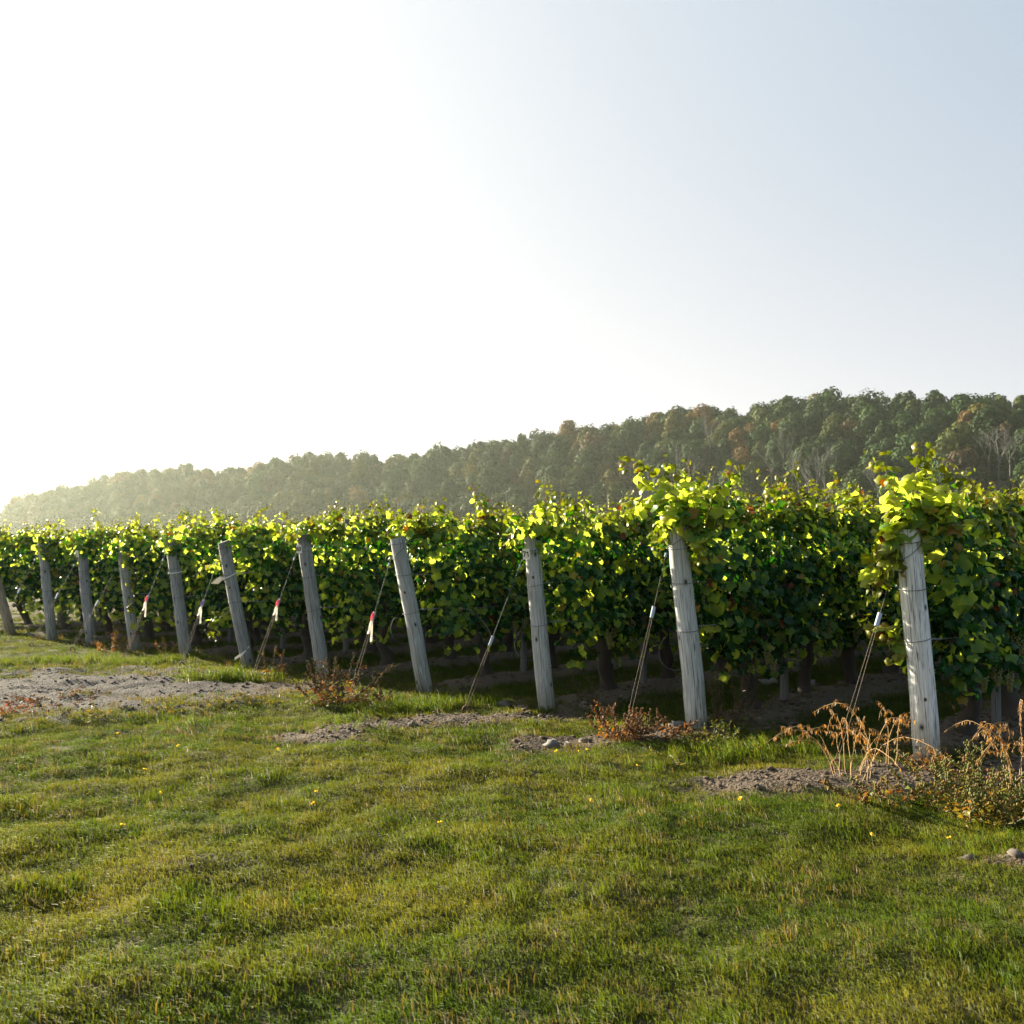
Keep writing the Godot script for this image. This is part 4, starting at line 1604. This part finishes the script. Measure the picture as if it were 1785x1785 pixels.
func make_stones() -> void:
	var list := [[0.34, 8.27, 0.075, "pale grey flat stone, leftmost of the stones by the rusty weed"], [0.47, 8.22, 0.085, "brown rounded stone beside the pale flat stone"], [0.6, 8.36, 0.06, "small brown stone right of the rounded stone"], [1.47, 8.98, 0.11, "broad pale stone left of the second post's foot"], [1.15, 8.72, 0.07, "grey stone behind the rusty weed"], [2.36, 5.2, 0.05, "small brown stone in the lower right corner"], [2.58, 5.16, 0.055, "brown stone at the right edge of the lower corner"], [-0.1, 10.4, 0.10, "earthy clod heap just right of the ring anchor"], [0.1, 10.2, 0.07, "earthy clod left of the post tagged 71"], [2.5, 9.0, 0.08, "grey stone under the second row, right of its post"], [3.05, 11.8, 0.14, "large pale stone deep under the vines, left one"], [3.5, 11.7, 0.12, "upright pale stone deep under the vines, right one"], [3.95, 8.3, 0.06, "white stone in the shade right of the right post"], [-0.9, 9.1, 0.06, "clod on the bare strip left of the ring anchor"]]
	var pale := mat("pale_stone", lin(0.145, 0.135, 0.12), 0.9)
	var brown := mat("brown_stone", lin(0.10, 0.083, 0.07), 0.95)
	for k in list.size():
		var s: Array = list[k]
		var b := MB.new()
		var ln := FastNoiseLite.new()
		ln.seed = 30 + k
		ln.frequency = 1.7
		b.ball(Vector3.ZERO, Vector3(0.9, 0.5, 0.7) * s[2], 6, 8, Color.WHITE, ln, 1.1)
		var o := MeshInstance3D.new()
		o.name = numbered("stone")
		o.mesh = b.mesh()
		o.material_override = pale if "pale" in s[3] or "white" in s[3] else brown
		add_child(o)
		o.position = at_ground(s[0], s[1], s[2] * 0.08)
		o.rotation.y = k * 1.3
		o.set_meta("label", s[3])
		o.set_meta("category", "stone")
		o.set_meta("group", "stones and clods along the row ends")


func make_dandelions() -> void:
	var list := [[-1.79, 7.68], [0.34, 7.74], [0.51, 7.68], [0.57, 7.6], [1.37, 6.04], [1.95, 5.46], [2.32, 5.35], [-2.66, 7.28], [-1.22, 6.17], [-2.22, 5.74], [-1.24, 6.38], [-2.59, 7.79], [1.94, 5.98], [-2.28, 6.53], [0.49, 6.24], [-0.4, 5.6], [-3.3, 8.4], [0.9, 7.2]]
	var yellow := mat("yellow_petal", lin(0.75, 0.52, 0.02), 0.6)
	yellow.backlight_enabled = true
	yellow.backlight = Color(0.8, 0.7, 0.2)
	var stalk := mat("flower_stalk", lin(0.12, 0.16, 0.04), 0.6)
	var r := RandomNumberGenerator.new()
	r.seed = 61
	var b := MB.new()
	for k in 26:
		var a := k * 2.4
		var out := Vector3(cos(a), 0.25 + 0.6 * (1.0 - k / 26.0), sin(a)).normalized()
		blade_leaf(b, r, Vector3.ZERO, out, 0.012 + 0.004 * (k % 3), 0.5, Color.WHITE)
	var head := b.mesh()
	for k in list.size():
		var h := r.randf_range(0.05, 0.085)
		var o := thing("dandelion", "small yellow dandelion flower in the mown grass", "flower", at_ground(list[k][0], list[k][1]), "yellow dandelions dotted over the grass")
		var t := MB.new()
		t.tube([Vector3(0, -0.01, 0), Vector3(0.004, h * 0.5, 0), Vector3(0.0, h, 0.003)], [0.0018, 0.0016, 0.0016], 5)
		part("stalk", t.mesh(), stalk, o)
		var f := part("flower_head", head, yellow, o)
		f.position = Vector3(0, h, 0.003)
		f.rotation = Vector3(r.randf_range(0.2, 0.9), r.randf() * TAU, 0)

# ------------------------------------------------------------------ all together

func _ready() -> void:
	set_up_view()
	n_a.seed = 11
	n_a.frequency = 0.55
	n_b.seed = 12
	n_b.frequency = 1.3
	n_c.seed = 13
	n_c.frequency = 4.0
	n_d.seed = 14
	n_d.frequency = 9.0
	M.bark = mat("vine_bark", lin(0.060, 0.048, 0.040), 0.95)
	M.cane = mat("brown_cane", lin(0.17, 0.075, 0.035), 0.7)
	M.grape = mat("green_grape", lin(0.22, 0.20, 0.055), 0.35)
	M.grape.backlight_enabled = true
	M.grape.backlight = Color(0.5, 0.45, 0.2)
	M.wire = mat("grey_wire", lin(0.30, 0.31, 0.33), 0.6, 0.3)
	M.wire_dark = mat("dull_wire", lin(0.10, 0.10, 0.10), 0.7, 0.1)
	M.wire_rust = mat("rusty_wire", lin(0.15, 0.105, 0.065), 0.7, 0.1)
	M.rust = mat("rusty_iron", lin(0.16, 0.075, 0.04), 0.8, 0.2)
	M.zinc = mat("zinc_casting", lin(0.36, 0.42, 0.50), 0.5, 0.3)
	M.plate = mat("white_plate", lin(0.74, 0.73, 0.68), 0.5)
	M.ink = mat("black_ink", lin(0.015, 0.015, 0.015), 0.6)
	M.tape = mat("white_tape", lin(0.72, 0.74, 0.74), 0.5)
	M.tape.backlight_enabled = true
	M.tape.backlight = Color(0.6, 0.55, 0.45)
	M.cream = mat("cream_ribbon", lin(0.88, 0.87, 0.84), 0.5)
	M.cream.backlight_enabled = true
	M.cream.backlight = Color(0.95, 0.93, 0.88)
	M.pink = mat("pink_ribbon", lin(0.70, 0.20, 0.27), 0.5)
	M.pink.backlight_enabled = true
	M.pink.backlight = Color(0.9, 0.5, 0.5)
	M.purple = mat("purple_ribbon", lin(0.35, 0.2, 0.45), 0.5)
	M.knot = mat("dark_knot", lin(0.08, 0.06, 0.045), 0.9)
	M.post_end = mat("post_end_grain", lin(0.16, 0.145, 0.125), 0.95)
	make_ground()
	make_hill()
	make_forest()
	set_posts()
	make_leaf_kinds()
	for row in posts.size():
		make_post(row)
		make_wires(row)
		make_guy(row)
	make_vines()
	make_grass()
	make_clods()
	make_weeds()
	make_stones()
	make_dandelions()
